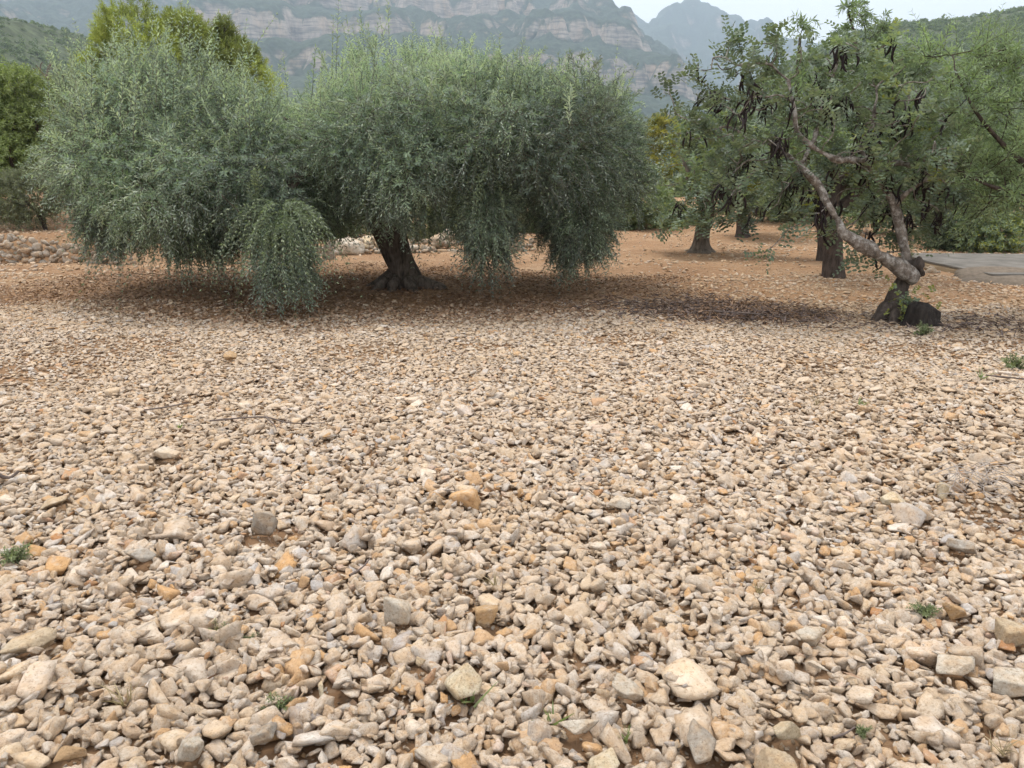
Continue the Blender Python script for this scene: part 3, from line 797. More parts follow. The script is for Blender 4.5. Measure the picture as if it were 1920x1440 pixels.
def colonize(start, attract, step=0.16, kill=0.26, reach=2.5, iters=70, rng=RNG, jit=0.25):
    """space colonisation: branches grow from START nodes (pos list, parent list) towards the points in the crown"""
    pos = [np.array(p) for p, _ in start]; par = [q for _, q in start]
    A = np.array(attract)
    nkids = [0] * len(pos)
    for q in par:
        if q >= 0: nkids[q] += 1
    for _ in range(iters):
        if len(A) == 0: break
        X = np.array(pos)
        d2 = ((A[:, None] - X[None]) ** 2).sum(-1)
        near = d2.argmin(1); dm = np.sqrt(d2[np.arange(len(A)), near])
        act = dm < reach
        if not act.any(): break
        new = 0
        for i in np.unique(near[act]):
            v = unit(A[act & (near == i)] - X[i]).sum(0)
            v = unit(unit(v) + rng.normal(size=3) * jit + np.array((0, 0, -0.04)))
            p = X[i] + v * step
            if nkids[i] > 3: continue
            pos.append(p); par.append(int(i)); nkids.append(0); nkids[i] += 1; new += 1
        if not new: break
        X = np.array(pos[-new:])
        d2 = ((A[:, None] - X[None]) ** 2).sum(-1).min(1)
        A = A[d2 > kill * kill]
    return np.array(pos), par, nkids
def branch_mesh(pos, par, r_tip, n_fixed, expo=2.4, rmax=0.1, sides=6):
    n = len(pos)
    acc = np.zeros(n); rad = np.full(n, r_tip)
    for i in range(n - 1, -1, -1):
        rad[i] = min(rmax, max(r_tip, acc[i] ** (1 / expo)))
        if par[i] >= 0: acc[par[i]] += rad[i] ** expo
    kids = {}
    for i, q in enumerate(par):
        if q >= 0: kids.setdefault(q, []).append(i)
    mb = MB(); used = set()
    def chain(i, frm):
        c = [frm, i] if frm >= 0 else [i]
        while True:
            ks = [k for k in kids.get(c[-1], []) if k >= n_fixed]
            if not ks: break
            k = max(ks, key=lambda q: rad[q]); c.append(k); used.add(k)
        return c
    for i in range(n_fixed, n):
        if i in used: continue
        used.add(i)
        c = chain(i, par[i])
        rr = np.array([rad[q] for q in c]); rr[0] = min(rr[0], rr[1] * 1.15)
        pts_ = smooth_path(np.hstack([pos[c], rr[:, None]]), 2)
        add_tube(mb, pts_[:, :3], np.maximum(pts_[:, 3], r_tip * 0.5), sides=sides if rr[0] > 0.012 else 4)
    return mb, rad
def limb_nodes(limbs, per=3):
    """limbs: list of (N,4) arrays x,y,z,r -> start nodes for colonize"""
    start = []
    for L in limbs:
        s = smooth_path(L, per)
        for k, p in enumerate(s): start.append((p[:3], len(start) - 1 if k else -1))
    return start
def pxl(lst):
    """(px, py, Y, diameter px) -> x, y, z, radius"""
    out = []
    for px, py, Y, d in lst:
        p = at(px, py, Y); out.append((*p, d * mpp(p) * 0.5))
    return np.array(out)
def ground_start(limb):
    limb[0, 2] = tz(limb[0, 0], limb[0, 1]) - 0.08
    return limb

# ------------------------------------------------------------------ the big olive
rng = np.random.default_rng(21)
base = gp(757, 540)
OY = base[1]
olive = empty('olive_tree', base)
tag(olive, 'huge spreading olive tree with drooping silvery crown and thick leaning dark trunk', 'tree')
trunk = ground_start(pxl([(772, 541, OY, 62), (763, 515, OY, 56), (749, 480, OY, 53), (736, 440, OY - .05, 51), (721, 395, OY - .1, 53), (705, 350, OY - .1, 52), (690, 310, OY, 52)]))
mb = MB()
tp = smooth_path(trunk, 6)
add_tube(mb, tp[:, :3], tp[:, 3], 22, 0.12, 1, (0.75, 0.075, 5))
for a0, ln, rr in ((2.9, .62, .12), (3.7, .5, .10), (-.35, .72, .13), (-1.1, .5, .11), (-2.0, .42, .10), (1.2, .6, .12)):     # root spurs
    q = np.array([[base[0] + math.cos(a0) * t, base[1] + math.sin(a0) * t, tz(base[0], base[1]) + h, r] for t, h, r in ((.1, .17, rr), (.3, .08, rr * .95), (ln * .8, .01, rr * .7), (ln * 1.05, -.06, rr * .35))])
    q = smooth_path(q, 4); add_tube(mb, q[:, :3], q[:, 3], 9, 0.16, a0)
link('trunk', mb.mesh('trunk', M_OLIVE_BARK), olive)
mb = MB()
olimbs = []
for lst in ([(705, 350, OY - .1, 46), (640, 290, OY - .4, 38), (540, 240, OY - .6, 30), (420, 230, OY - .4, 22), (300, 250, OY, 14)],
            [(700, 340, OY, 42), (720, 260, OY + .5, 34), (780, 190, OY + .9, 24), (840, 140, OY + 1, 14)],
            [(715, 370, OY - .1, 44), (800, 310, OY - .5, 36), (900, 270, OY - .7, 28), (1010, 260, OY - .3, 20), (1120, 280, OY, 12)],
            [(690, 315, OY, 34), (675, 270, OY - .7, 22), (700, 230, OY - 1.1, 12), (720, 200, OY - 1.3, 5)],
            [(640, 290, OY - .4, 28), (560, 330, OY - 1.4, 20), (530, 390, OY - 2.0, 14)]):
    L = pxl(lst); olimbs.append(L); q = smooth_path(L, 5); add_tube(mb, q[:, :3], q[:, 3], 10, 0.12, 3)
OL = lobe_list([
    (335, 325, 11.2, 205, 140, 2.6), (285, 258, 11.7, 118, 95, 1.8), (240, 398, 10.9, 98, 72, 1.3), (385, 408, 10.6, 68, 68, 1.0),
    (530, 466, 9.25, 48, 80, 0.5), (515, 385, 9.7, 60, 55, .6), (490, 322, 10.9, 160, 108, 2.3), (720, 268, 11.4, 155, 112, 2.8), (900, 258, 11.3, 185, 112, 2.8),
    (1040, 280, 11.4, 148, 108, 2.4), (918, 408, 9.8, 38, 84, 0.45), (1085, 406, 10.7, 52, 82, .7), (765, 310, 10.4, 165, 75, 1.5),
    (625, 335, 12.2, 90, 75, 1.4), (1125, 295, 12.0, 66, 98, 1.3), (850, 360, 11.0, 60, 50, 1.0), (610, 375, 10.9, 45, 50, .7), (325, 432, 10.2, 34, 44, .4)])
att, _ = sample_lobes(OL, 420, rng, (0.3, 0.85))
pos, par, nk = colonize(limb_nodes(olimbs), att, 0.28, 0.4, 4.0, 40, rng)
nfix = len(limb_nodes(olimbs))
bm2, rad = branch_mesh(pos, par, 0.007, nfix, 2.3, 0.09)
mb.v += bm2.v; 
for k, q in bm2.q.items(): mb.q.setdefault(k, []).extend([f + mb.n for f in q])
mb.n += bm2.n
link('branches', mb.mesh('branches', M_OLIVE_BARK), olive)
def olive_dirs(P, N, zlo, zhi):
    h = np.clip((P[:, 2] - zlo) / (zhi - zlo), 0, 1)[:, None]
    D = N * np.array((1, 1, 0.6)) + np.array((0, 0, 1.0)) * (ss(0.45, 0.95, h) * 1.5 - (1 - ss(0.1, 0.5, h)) * 0.75) + rng.normal(size=P.shape) * 0.62
    return unit(D), h[:, 0]
fol = Foliage()
P, N = sample_lobes(OL, 10000, rng, (0.66, 0.97), 0.8, 1.5)
D, h = olive_dirs(P, N, 0.3, 4.0)
L = rng.uniform(0.18, 0.40, len(P)); dr = (1 - h) * rng.uniform(0.0, 0.8, len(P))
clump = 0.5 + 0.32 * N1(P * 1.3)
fol.add(*twigs(P, D, L, dr, 11, 0.054, 0.0150, rng, tint0=clump))
P, N = sample_lobes([OL[4], OL[10], OL[11], OL[3]], 1900, rng, (0.55, 1.0), 0.2, 1.3, 0.3)
D, h = olive_dirs(P, N, 0.3, 4.0)
fol.add(*twigs(P, D, rng.uniform(.18, .36, len(P)), rng.uniform(.3, .9, len(P)), 11, 0.054, 0.0150, rng, tint0=0.5 + 0.2 * N1(P * 1.5)))
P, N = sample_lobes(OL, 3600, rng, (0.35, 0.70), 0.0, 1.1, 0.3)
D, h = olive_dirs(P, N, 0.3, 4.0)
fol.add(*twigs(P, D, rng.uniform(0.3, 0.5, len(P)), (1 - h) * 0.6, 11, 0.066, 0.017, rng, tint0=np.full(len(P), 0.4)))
# sprays: uneven clumps that break the outline
CP_, CN_ = sample_lobes(OL, 170, rng, (0.93, 1.06), 0.0, 1.4)
SPR = [(c - n_ * 0.04, np.array((a, a, a * b))) for c, n_, a, b in zip(CP_, CN_, rng.uniform(.16, .42, 170), rng.uniform(.7, 1.5, 170)) if c[2] > 1.05]
P, N = sample_lobes(SPR, 5200, rng, (0.2, 1.0), 0.0, 1.4, 0.0)
D, h = olive_dirs(P, N, 0.3, 4.0)
fol.add(*twigs(P, D, rng.uniform(.16, .36, len(P)), (1 - h) * rng.uniform(0.0, .8, len(P)), 10, 0.055, 0.0155, rng, tint0=np.clip(0.55 + 0.3 * N1(P * 1.2), 0, 1)))
# upright shoots along the top
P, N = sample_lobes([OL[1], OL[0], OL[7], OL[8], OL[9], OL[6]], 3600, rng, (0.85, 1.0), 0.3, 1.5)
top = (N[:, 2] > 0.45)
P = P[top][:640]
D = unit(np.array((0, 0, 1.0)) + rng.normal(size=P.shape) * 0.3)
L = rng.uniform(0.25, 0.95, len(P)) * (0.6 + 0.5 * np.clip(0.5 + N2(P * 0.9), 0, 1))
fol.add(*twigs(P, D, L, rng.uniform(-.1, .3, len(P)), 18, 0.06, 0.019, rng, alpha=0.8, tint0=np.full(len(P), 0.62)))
fol.build('crown', M_OLIVE_LEAF, olive, M_OLIVE_BARK)
# pale young hanging shoots that trail over the drapes
fol = Foliage()
starts = []
for px, py, Y, w, n in ((522, 400, 9.05, 40, 70), (530, 410, 8.85, 30, 25), (905, 285, 9.9, 45, 16), (935, 300, 9.6, 55, 24), (270, 285, 9.6, 60, 10), (430, 260, 9.4, 70, 10), (800, 260, 9.3, 120, 14), (1120, 330, 10.4, 60, 12), (1000, 240, 9.8, 90, 12), (120, 340, 10.4, 30, 8), (300, 430, 9.8, 40, 16)):
    for _ in range(n):
        starts.append((at(px + rng.normal() * w * 0.55, py + abs(rng.normal()) * 34 - 22, Y + rng.normal() * 0.15), at(px, py, Y)))
P = np.array([a for a, _ in starts]); C0 = np.array([b for _, b in starts])
out_ = unit(P - C0 + rng.normal(size=P.shape) * 0.15) * np.array((.75, 0.6, 0.25))
D = unit(out_ + np.array((0, -0.35, 0.35)))
L = rng.uniform(0.35, 0.95, len(P))
fol.add(*twigs(P, D, L, rng.uniform(1.1, 1.6, len(P)), 20, 0.042, 0.014, rng, alpha=0.7, stem_r=0.0045))
P = np.array([at(483 + rng.normal() * 5, 385 - rng.uniform(0, 25), 9.0) for _ in range(7)])
fol.add(*twigs(P, unit(np.array((0, 0, 1.0)) + rng.normal(size=P.shape) * 0.1), rng.uniform(0.2, 0.42, 7), np.zeros(7), 14, 0.05, 0.014, rng))
yo = fol.build('young_shoots', M_OLIVE_YOUNG, olive, M_OLIVE_YOUNG)
yo['label'] = 'pale green young shoots trailing from the crown'

# ------------------------------------------------------------------ carobs
def compound(B, D, n_pair, rachis, leafL, leafW, rng, tint0):
    """pinnate leaves: a rachis with oval leaflets in pairs"""
    M = len(B)
    g = np.array((0, 0, -1.0))
    ref = np.array((0, 0, 1.0)) + rng.normal(size=(M, 3)) * 0.4
    S = unit(np.cross(D, ref)); U = np.cross(S, D)
    Bs, Ds, Us, Ls, Ws, Ts = [], [], [], [], [], []
    for k in range(n_pair):
        t = 0.3 + 0.7 * k / (n_pair - 1)
        p = B + D * (rachis * t)[:, None] + g * (rachis * t * t * 0.15)[:, None]
        for sg in (1, -1):
            d = unit(S * sg + D * rng.uniform(0.15, 0.5, (M, 1)) + U * rng.uniform(-0.1, 0.35, (M, 1)))
            Bs.append(p); Ds.append(d); Us.append(unit(U + rng.normal(size=(M, 3)) * 0.25))
            f = rng.uniform(0.8, 1.15, M); Ls.append(leafL * f); Ws.append(leafW * f); Ts.append(np.clip(tint0 + rng.normal(0, 0.12, M), 0, 1))
    V, F, rep = leaf_faces(*[np.concatenate(q) for q in (Bs, Ds, Us, Ls, Ws)], shape='oval')
    return V, F, np.concatenate([np.concatenate(Ts)] * rep)
def rosettes(P, Dm, n_each, rng, spread=0.7, rach=(0.11, 0.19), leafL=0.045, leafW=0.03, pairs=4, gfrac=0.05):
    k = np.repeat(np.arange(len(P)), n_each)
    D = unit(Dm[k] + rng.normal(size=(len(k), 3)) * spread + np.array((0, 0, 0.15)))
    B = P[k] - D * 0.02 + rng.normal(size=(len(k), 3)) * 0.05
    t0 = (np.clip(0.42 + 0.2 * N1(P * 2.5) + rng.normal(0, 0.08, len(P)), 0, 0.78))
    t0[rng.random(len(P)) < gfrac] = 0.95
    return compound(B, D, pairs, rng.uniform(*rach, len(k)), leafL, leafW, rng, t0[k])

pod_me = None
_ = 0
def pod_mesh():
    V, F = [], []
    n = 6
    c = np.array([[0.035 * math.sin(t * 2.6), 0, -t * 0.15] for t in np.linspace(0, 1, n)])
    mb = MB(); r = np.array([0.004, 0.010, 0.012, 0.012, 0.010, 0.003])
    add_tube(mb, c, r, 6)
    V = np.concatenate(mb.v); V[:, 1] *= 0.5; mb.v = [V]
    return mb.mesh('pod', M_POD)
pod_me = pod_mesh()

def carob(name, label, limbs, lobes, seed, trunk_limb=0, n_att=300, each=9, tip=0.006, pods=0, pod_px=(), leaf=1.0, bark=None, foot=None, flare=(0.8, 0.12, 4), step=0.16, leafmat=None, sparse=1.0, gfrac=0.05, kill=0.26):
    rg = np.random.default_rng(seed)
    t = ground_start(limbs[0])
    o = empty(name, (t[0, 0], t[0, 1], tz(t[0, 0], t[0, 1])))
    tag(o, label, 'tree')
    mb = MB(); q = smooth_path(t, 6); add_tube(mb, q[:, :3], q[:, 3], 18, 0.15, seed, flare)
    link('trunk', mb.mesh('trunk', foot or bark), o)
    for L in limbs[1:]:
        mb = MB(); q = smooth_path(L, 6); add_tube(mb, q[:, :3], q[:, 3], 16, 0.22, seed + 1)
        link('limb', mb.mesh('limb', bark), o)
    src = limbs[1:] if len(limbs) > 1 else [limbs[0][len(limbs[0]) // 2:]]
    st = limb_nodes(src)
    LB = lobe_list(lobes)
    att, _ = sample_lobes(LB, n_att, rg, (0.25, 1.0), 0.4)
    pos, par, nk = colonize(st, att, step, kill, 3.0, 60, rg, 0.3)
    bmb, rad = branch_mesh(pos, par, tip, len(st), 2.2, limbs[-1][-1, 3] * 1.1)
    link('branches', bmb.mesh('branches', bark), o)
    par_ = np.array(par); idx = np.arange(len(pos))
    ok = (idx >= len(st)) & ((np.array(nk) == 0) | (rg.random(len(pos)) < 0.35)) & (rad < 0.02)
    tips = idx[ok]
    Dm = unit(pos[tips] - pos[par_[tips]])
    fol = Foliage()
    keep = rg.random(len(tips)) < sparse
    fol.add(rosettes(pos[tips][keep], Dm[keep], each, rg, leafL=0.047 * leaf, leafW=0.026 * leaf, rach=(0.11 * leaf, 0.2 * leaf), gfrac=gfrac))
    fol.build('crown', leafmat or M_CAROB_LEAF, o)
    n = 0
    spots = [at(px + rg.normal() * w, py + rg.normal() * w * 0.4, Y) for px, py, Y, w, c in pod_px for _ in range(c)]
    cand = idx[(idx >= len(st))]
    for i in rg.choice(cand, max(1, pods // 5)):
        spots += [pos[i] + rg.normal(size=3) * 0.01 for _ in range(int(rg.integers(3, 8)))]
    for s in spots:
        s = s if len(cand) == 0 else pos[cand[((pos[cand] - s) ** 2).sum(1).argmin()]] + rg.normal(size=3) * np.array((.04, .04, .05))
        p = link('pod', pod_me, o)
        p.location = s; p.rotation_euler = (rg.normal() * 0.32, rg.normal() * 0.32, rg.uniform(0, 6.28)); p.scale = (leaf * rg.uniform(0.8, 1.25),) * 3
    return o, pos, rg

c0 = gp(1690, 596); CY = c0[1]
cl = [pxl([(1684, 598, CY, 42), (1682, 575, CY, 38), (1685, 550, CY, 32), (1694, 525, CY, 28), (1701, 505, CY, 30)]),
      pxl([(1712, 522, CY - .05, 24), (1700, 512, CY - .1, 27), (1669, 490, CY - .2, 22), (1642, 476, CY - .3, 18), (1631, 466, CY - .3, 22), (1597, 449, CY - .35, 17), (1579, 434, CY - .35, 21), (1568, 408, CY - .3, 17), (1552, 382, CY - .3, 17), (1536, 350, CY - .2, 13), (1513, 325, CY - .2, 13), (1482, 296, CY - .1, 14), (1440, 262, CY, 9)]),
      pxl([(1701, 500, CY, 26), (1697, 470, CY + .05, 21), (1689, 435, CY + .1, 19), (1682, 405, CY + .1, 19), (1674, 378, CY + .1, 19), (1656, 350, CY + .1, 17), (1636, 325, CY + .1, 15), (1624, 300, CY + .1, 14), (1618, 268, CY + .1, 12), (1636, 235, CY + .1, 9), (1640, 200, CY + .1, 6)]),
      pxl([(1624, 302, CY + .1, 12), (1598, 300, CY - .1, 11), (1560, 296, CY - .2, 9), (1500, 255, CY - .2, 8), (1490, 210, CY - .2, 8), (1478, 150, CY - .1, 6)]),
      pxl([(1640, 330, CY + .1, 12), (1655, 312, CY + .3, 11), (1690, 306, CY + .4, 9), (1740, 325, CY + .5, 7), (1790, 345, CY + .5, 4)]),
      pxl([(1680, 382, CY + .1, 11), (1700, 362, CY, 9), (1745, 330, CY - .1, 7), (1790, 290, CY - .1, 4)]),
      pxl([(1500, 312, CY - .15, 10), (1512, 290, CY, 9), (1530, 250, CY + .1, 7), (1545, 190, CY + .2, 6), (1570, 120, CY + .2, 4)])]
carob_a, cpos, crg = carob('carob_tree', 'carob tree with pale crooked limbs, open crown and hanging dark pods', cl, [
    (1385, 60, 9.1, 34, 34, .25), (1330, 118, 9.0, 55, 32, .5), (1455, 62, 9.1, 32, 24, .25), (1440, 120, 9.0, 105, 45, .8), (1560, 95, 9.1, 60, 48, .6), (1600, 140, 9.2, 95, 55, .9),
    (1670, 120, 9.3, 60, 55, .6), (1400, 190, 8.9, 110, 50, .9), (1540, 205, 9.0, 110, 60, 1.0), (1680, 205, 9.1, 100, 65, .9), (1320, 240, 8.9, 80, 60, .7), (1420, 290, 8.9, 85, 55, .8),
    (1700, 290, 9.1, 100, 60, .9), (1590, 300, 9.0, 90, 55, .9), (1760, 370, 9.2, 70, 60, .6), (1630, 410, 9.7, 50, 45, .4), (1480, 380, 9.6, 60, 45, .5), (1380, 350, 8.8, 70, 55, .6),
    (1260, 180, 8.9, 28, 30, .2), (1530, 440, 9.6, 50, 25, .3), (1430, 470, 8.7, 30, 22, .2), (1660, 455, 9.5, 60, 40, .4)], 31, n_att=900, each=9, pods=330, leaf=1.12, gfrac=0.03, sparse=0.85,
    pod_px=((1556, 185, 8.9, 16, 34), (1590, 165, 8.9, 10, 14), (1350, 158, 8.9, 4, 6), (1425, 175, 8.9, 6, 8), (1640, 240, 9, 12, 10), (1740, 400, 9.1, 26, 26), (1700, 340, 9.1, 24, 26), (1545, 370, 8.9, 24, 18), (1290, 330, 8.8, 16, 7), (1330, 380, 8.8, 30, 8)),
    bark=M_CAROB_BARK, foot=M_CAROB_FOOT, kill=0.2, step=0.13)
# burl, sawn stump and sprouts at its foot
V, F = rock(55, 3, 16, 0.9, 0.9, 8, 0.35)
p = at(1718, 499, CY - .06); o = link('burl', npmesh('burl', V * 0.17, [F], M_CAROB_FOOT), carob_a); o.location = p
for a0, ln, rr in ((3.3, .34, .085), (-2.3, .34, .08), (-1.2, .30, .075), (2.4, .3, .07)):
    mb = MB(); q = np.array([[c0[0] + math.cos(a0) * t_, c0[1] + math.sin(a0) * t_, tz(c0[0], c0[1]) + h_, r_] for t_, h_, r_ in ((.06, .24, rr * .8), (.17, .12, rr), (ln * .85, .02, rr * .8), (ln * 1.1, -.06, rr * .4))])
    q = smooth_path(q, 4); add_tube(mb, q[:, :3], q[:, 3], 9, .2, a0); link('root', mb.mesh('root', M_CAROB_FOOT), carob_a)
p0 = np.array(gp(1716, 604)); mb = MB()
q = np.array([(p0[0], p0[1] - .1, -.06, .15), (p0[0] + .01, p0[1] - .1, .08, .135), (p0[0] + .03, p0[1] - .1, .15, .14), (p0[0] + .05, p0[1] - .1, .20, .13)])
q = smooth_path(q, 4); add_tube(mb, q[:, :3], q[:, 3], 20, 0.42, 5, (0.6, .06, 3))
o = link('stump', mb.mesh('stump', M_STUMP), carob_a); o['label'] = 'dark sawn off stump at the foot of the tree'
fol = Foliage()
Pq = np.array([at(1698 + crg.normal() * 9, 588 + crg.normal() * 7, CY - .28) for _ in range(8)])
fol.add(rosettes(Pq, unit(crg.normal(size=(8, 3)) + np.array((0, -.5, .6))), 4, crg, leafL=.035, leafW=.024, rach=(.08, .14), gfrac=.4))
Pq = np.array([at(1700 + crg.normal() * 14, 545 + crg.normal() * 14, CY - .2) for _ in range(5)])
fol.add(rosettes(Pq, unit(crg.normal(size=(5, 3)) + np.array((0, -.5, .6))), 3, crg, leafL=.035, leafW=.024, rach=(.08, .14), gfrac=.4))
o = fol.build('sprouts', M_CAROB_LEAF, carob_a); o['label'] = 'fresh green sprouts at the foot of the trunk'; o['kind'] = 'stuff'

# ------------------------------------------------------------------ the other trees
# the two carobs further back, left of the first one
t = pxl([(1314, 474, 17.2, 46), (1316, 455, 17.2, 33), (1320, 425, 17.2, 30), (1328, 390, 17.2, 27), (1330, 350, 17.2, 20)])
carob('carob_tree', 'round bright green carob tree on a pale trunk flared at the ground',
      [t, pxl([(1328, 395, 17.2, 20), (1300, 350, 17, 14), (1280, 300, 17, 8)]), pxl([(1330, 370, 17.2, 18), (1350, 310, 17.3, 12), (1350, 240, 17.3, 7)])],
      [(1300, 330, 17, 62, 62, 1.4), (1360, 290, 17, 75, 80, 1.5), (1330, 220, 17.2, 62, 50, 1.2), (1270, 400, 16.6, 42, 38, .8), (1400, 380, 16.6, 50, 45, .9), (1340, 390, 15.8, 55, 30, .6)],
      41, n_att=420, each=9, pods=26, leaf=1.75, bark=M_GREY_BARK, gfrac=0.07, kill=0.3, step=0.2)
t = pxl([(1392, 447, 21.5, 26), (1392, 430, 21.5, 20), (1390, 400, 21.5, 17), (1394, 365, 21.5, 15), (1400, 320, 21.5, 11)])
carob('carob_tree', 'darker carob tree with slim dark trunk, just right of the flared pale trunk',
      [t], [(1420, 320, 21.5, 70, 60, 1.6), (1400, 250, 21.5, 60, 55, 1.4), (1460, 370, 21, 55, 42, 1.2), (1385, 385, 21, 36, 28, .8)],
      42, n_att=300, each=9, pods=14, leaf=2.0, bark=M_ALMOND_BARK, kill=0.36, step=0.25)

def almond(label, limbs, lobes, seed, n_att, n_tw, leafL=0.075, leafW=0.02, mat=None, tl=(0.25, 0.55), droop=(0.2, 0.9), up=0.3, K=9, name='almond_tree', bark=None, flare=(0.08, 0.12, 4)):
    rg = np.random.default_rng(seed)
    t = ground_start(limbs[0]); o = empty(name, (t[0, 0], t[0, 1], tz(t[0, 0], t[0, 1]))); tag(o, label, 'tree')
    mb = MB(); q = smooth_path(t, 6); add_tube(mb, q[:, :3], q[:, 3], 14, 0.10, seed, flare)
    link('trunk', mb.mesh('trunk', bark or M_ALMOND_BARK), o)
    mb = MB()
    for L in limbs[1:]:
        q = smooth_path(L, 5); add_tube(mb, q[:, :3], q[:, 3], 8, 0.1, seed)
    src = limbs[1:] if len(limbs) > 1 else [limbs[0][len(limbs[0]) // 2:]]
    st = limb_nodes(src); LB = lobe_list(lobes)
    att, _ = sample_lobes(LB, n_att, rg, (0.2, 1.0), 0.3)
    pos, par, nk = colonize(st, att, 0.2, 0.3, 4.0, 50, rg, 0.25)
    b2, rad = branch_mesh(pos, par, 0.005, len(st), 2.2, 0.04, 5)
    b2.v = mb.v + b2.v; n0 = mb.n
    for k in list(b2.q): b2.q[k] = [f + n0 for f in b2.q[k]]
    for k, f in mb.q.items(): b2.q[k] = f + b2.q.get(k, [])
    b2.n += n0
    link('branches', b2.mesh('branches', bark or M_ALMOND_BARK), o)
    idx = np.arange(len(pos)); ok = idx[(idx >= len(st))]
    pick = rg.choice(ok, n_tw)
    par_ = np.array(par)
    D = unit(unit(pos[pick] - pos[par_[pick]]) + rg.normal(size=(n_tw, 3)) * 0.6 + np.array((0, 0, up)))
    fol = Foliage()
    fol.add(*twigs(pos[pick] + rg.normal(size=(n_tw, 3)) * 0.04, D, rg.uniform(*tl, n_tw), rg.uniform(*droop, n_tw), K, leafL, leafW, rg, tint0=np.clip(0.5 + 0.25 * N1(pos[pick] * 1.5), 0, 1)))
    fol.build('crown', mat or M_ALMOND_LEAF, o, bark or M_ALMOND_BARK)
    return o
a0 = gp(1563, 522)
almond('almond tree with straight thick dark trunk standing behind the crooked carob',
       [pxl([(1563, 524, a0[1], 37), (1562, 500, a0[1], 36), (1561, 460, a0[1], 35), (1560, 420, a0[1], 34), (1556, 380, a0[1], 32)]),
        pxl([(1556, 385, a0[1], 24), (1530, 330, a0[1], 18), (1500, 260, a0[1], 14), (1495, 160, a0[1], 8), (1500, 70, a0[1], 4)]),
        pxl([(1556, 385, a0[1], 24), (1590, 310, a0[1] + .2, 18), (1610, 220, a0[1] + .3, 12), (1608, 100, a0[1] + .3, 6), (1590, 20, a0[1] + .3, 4)]),
        pxl([(1560, 400, a0[1], 20), (1640, 330, a0[1] + .5, 12), (1700, 270, a0[1] + .8, 7)])],
       [(1500, 55, 12.6, 16, 22, .2), (1598, 30, 12.9, 26, 32, .3), (1650, 70, 12.9, 26, 28, .3), (1600, 120, 12.8, 60, 55, .8), (1500, 150, 12.6, 60, 55, .7), (1640, 220, 13, 85, 60, 1), (1520, 260, 12.6, 80, 60, 1), (1600, 320, 13, 90, 50, 1), (1690, 300, 13.3, 60, 60, .8), (1690, 130, 13, 50, 50, .6)],
       51, 420, 1500, leafL=0.085, leafW=0.021, droop=(0.5, 1.2))
b0 = gp(1546, 492)
almond('slimmer almond tree half hidden behind the thick dark trunk',
       [pxl([(1547, 494, b0[1], 30), (1546, 470, b0[1], 24), (1543, 430, b0[1], 22), (1536, 380, b0[1], 20), (1525, 330, b0[1], 14)])],
       [(1470, 310, 15.5, 60, 50, .8), (1520, 250, 15.5, 60, 60, 1), (1560, 350, 15.6, 60, 40, .8)], 52, 150, 500, leafL=0.10, leafW=0.026)
almond('feathery light green almond tree reaching in from the right edge',
       [pxl([(2060, 560, 9.6, 40), (2050, 500, 9.6, 32), (2030, 430, 9.6, 30), (2010, 370, 9.5, 26)]),
        pxl([(2010, 375, 9.5, 20), (1960, 330, 9.3, 14), (1900, 290, 9.2, 10), (1830, 210, 9.1, 6), (1790, 130, 9.1, 3)]),
        pxl([(2010, 375, 9.5, 18), (1950, 250, 9.6, 12), (1910, 160, 9.6, 7), (1890, 90, 9.6, 3)]),
        pxl([(2015, 390, 9.5, 16), (1940, 370, 9.2, 10), (1860, 350, 9.1, 7), (1780, 310, 9.0, 4)])],
       [(1790, 120, 9.2, 22, 45, .3), (1850, 110, 9.4, 40, 60, .5), (1905, 130, 9.6, 60, 70, .6), (1800, 200, 9.2, 75, 60, .7), (1890, 220, 9.4, 80, 70, .8), (1810, 300, 9.2, 80, 60, .7), (1900, 330, 9.3, 80, 70, .8), (1720, 110, 9.4, 24, 30, .3), (1860, 380, 9.7, 50, 35, .5)],
       53, 520, 720, leafL=0.075, leafW=0.014, tl=(0.25, 0.6), droop=(-0.1, 0.5), up=0.7, K=11)

def leafy(name, label, cat, lobes, seed, n, leafL, leafW, mat, group=None, tl=(0.2, 0.4), droop=0.3, up=0.3, K=8, trunk_r=0.08, bark=None, shell=(0.6, 1.0), gap=0.5, trunk_px=None, branch_bits=True):
    """a dense tree or shrub: foot, stems into each lobe, foliage"""
    rg = np.random.default_rng(seed)
    LB = lobe_list(lobes)
    C = np.array([c for c, _ in LB])
    foot = C.mean(0).copy() if trunk_px is None else at(*trunk_px)
    foot[2] = tz(foot[0], foot[1])
    o = empty(name, foot); tag(o, label, cat, group)
    mb = MB()
    top = C.mean(0)
    for c, r in LB:
        mid = foot + (c - foot) * np.array((0.25, 0.25, 0.5)) + rg.normal(size=3) * 0.05
        q = smooth_path(np.array([[*(foot - np.array((0, 0, .06))), trunk_r], [*mid, trunk_r * .7], [*c, trunk_r * .4], [*(c + np.array((rg.normal() * .2, rg.normal() * .2, r[2] * .6))), trunk_r * .15]]), 4)
        add_tube(mb, q[:, :3], q[:, 3], 8, 0.12, seed)
    link('trunk' if cat == 'tree' else 'stems', mb.mesh('trunk', bark or M_GREY_BARK), o)
    P, N = sample_lobes(LB, n, rg, shell, gap, 1.0)
    D = unit(N + np.array((0, 0, up)) + rg.normal(size=P.shape) * 0.5)
    fol = Foliage()
    lv, stm = twigs(P, D, rg.uniform(*tl, n), np.full(n, droop), K, leafL, leafW, rg, tint0=np.clip(0.48 + 0.28 * N1(P * 1.1), 0, 1))
    fol.add(lv)
    fol.build('crown' if cat == 'tree' else 'foliage', mat, o)
    return o
PG = 'pines behind the olive'
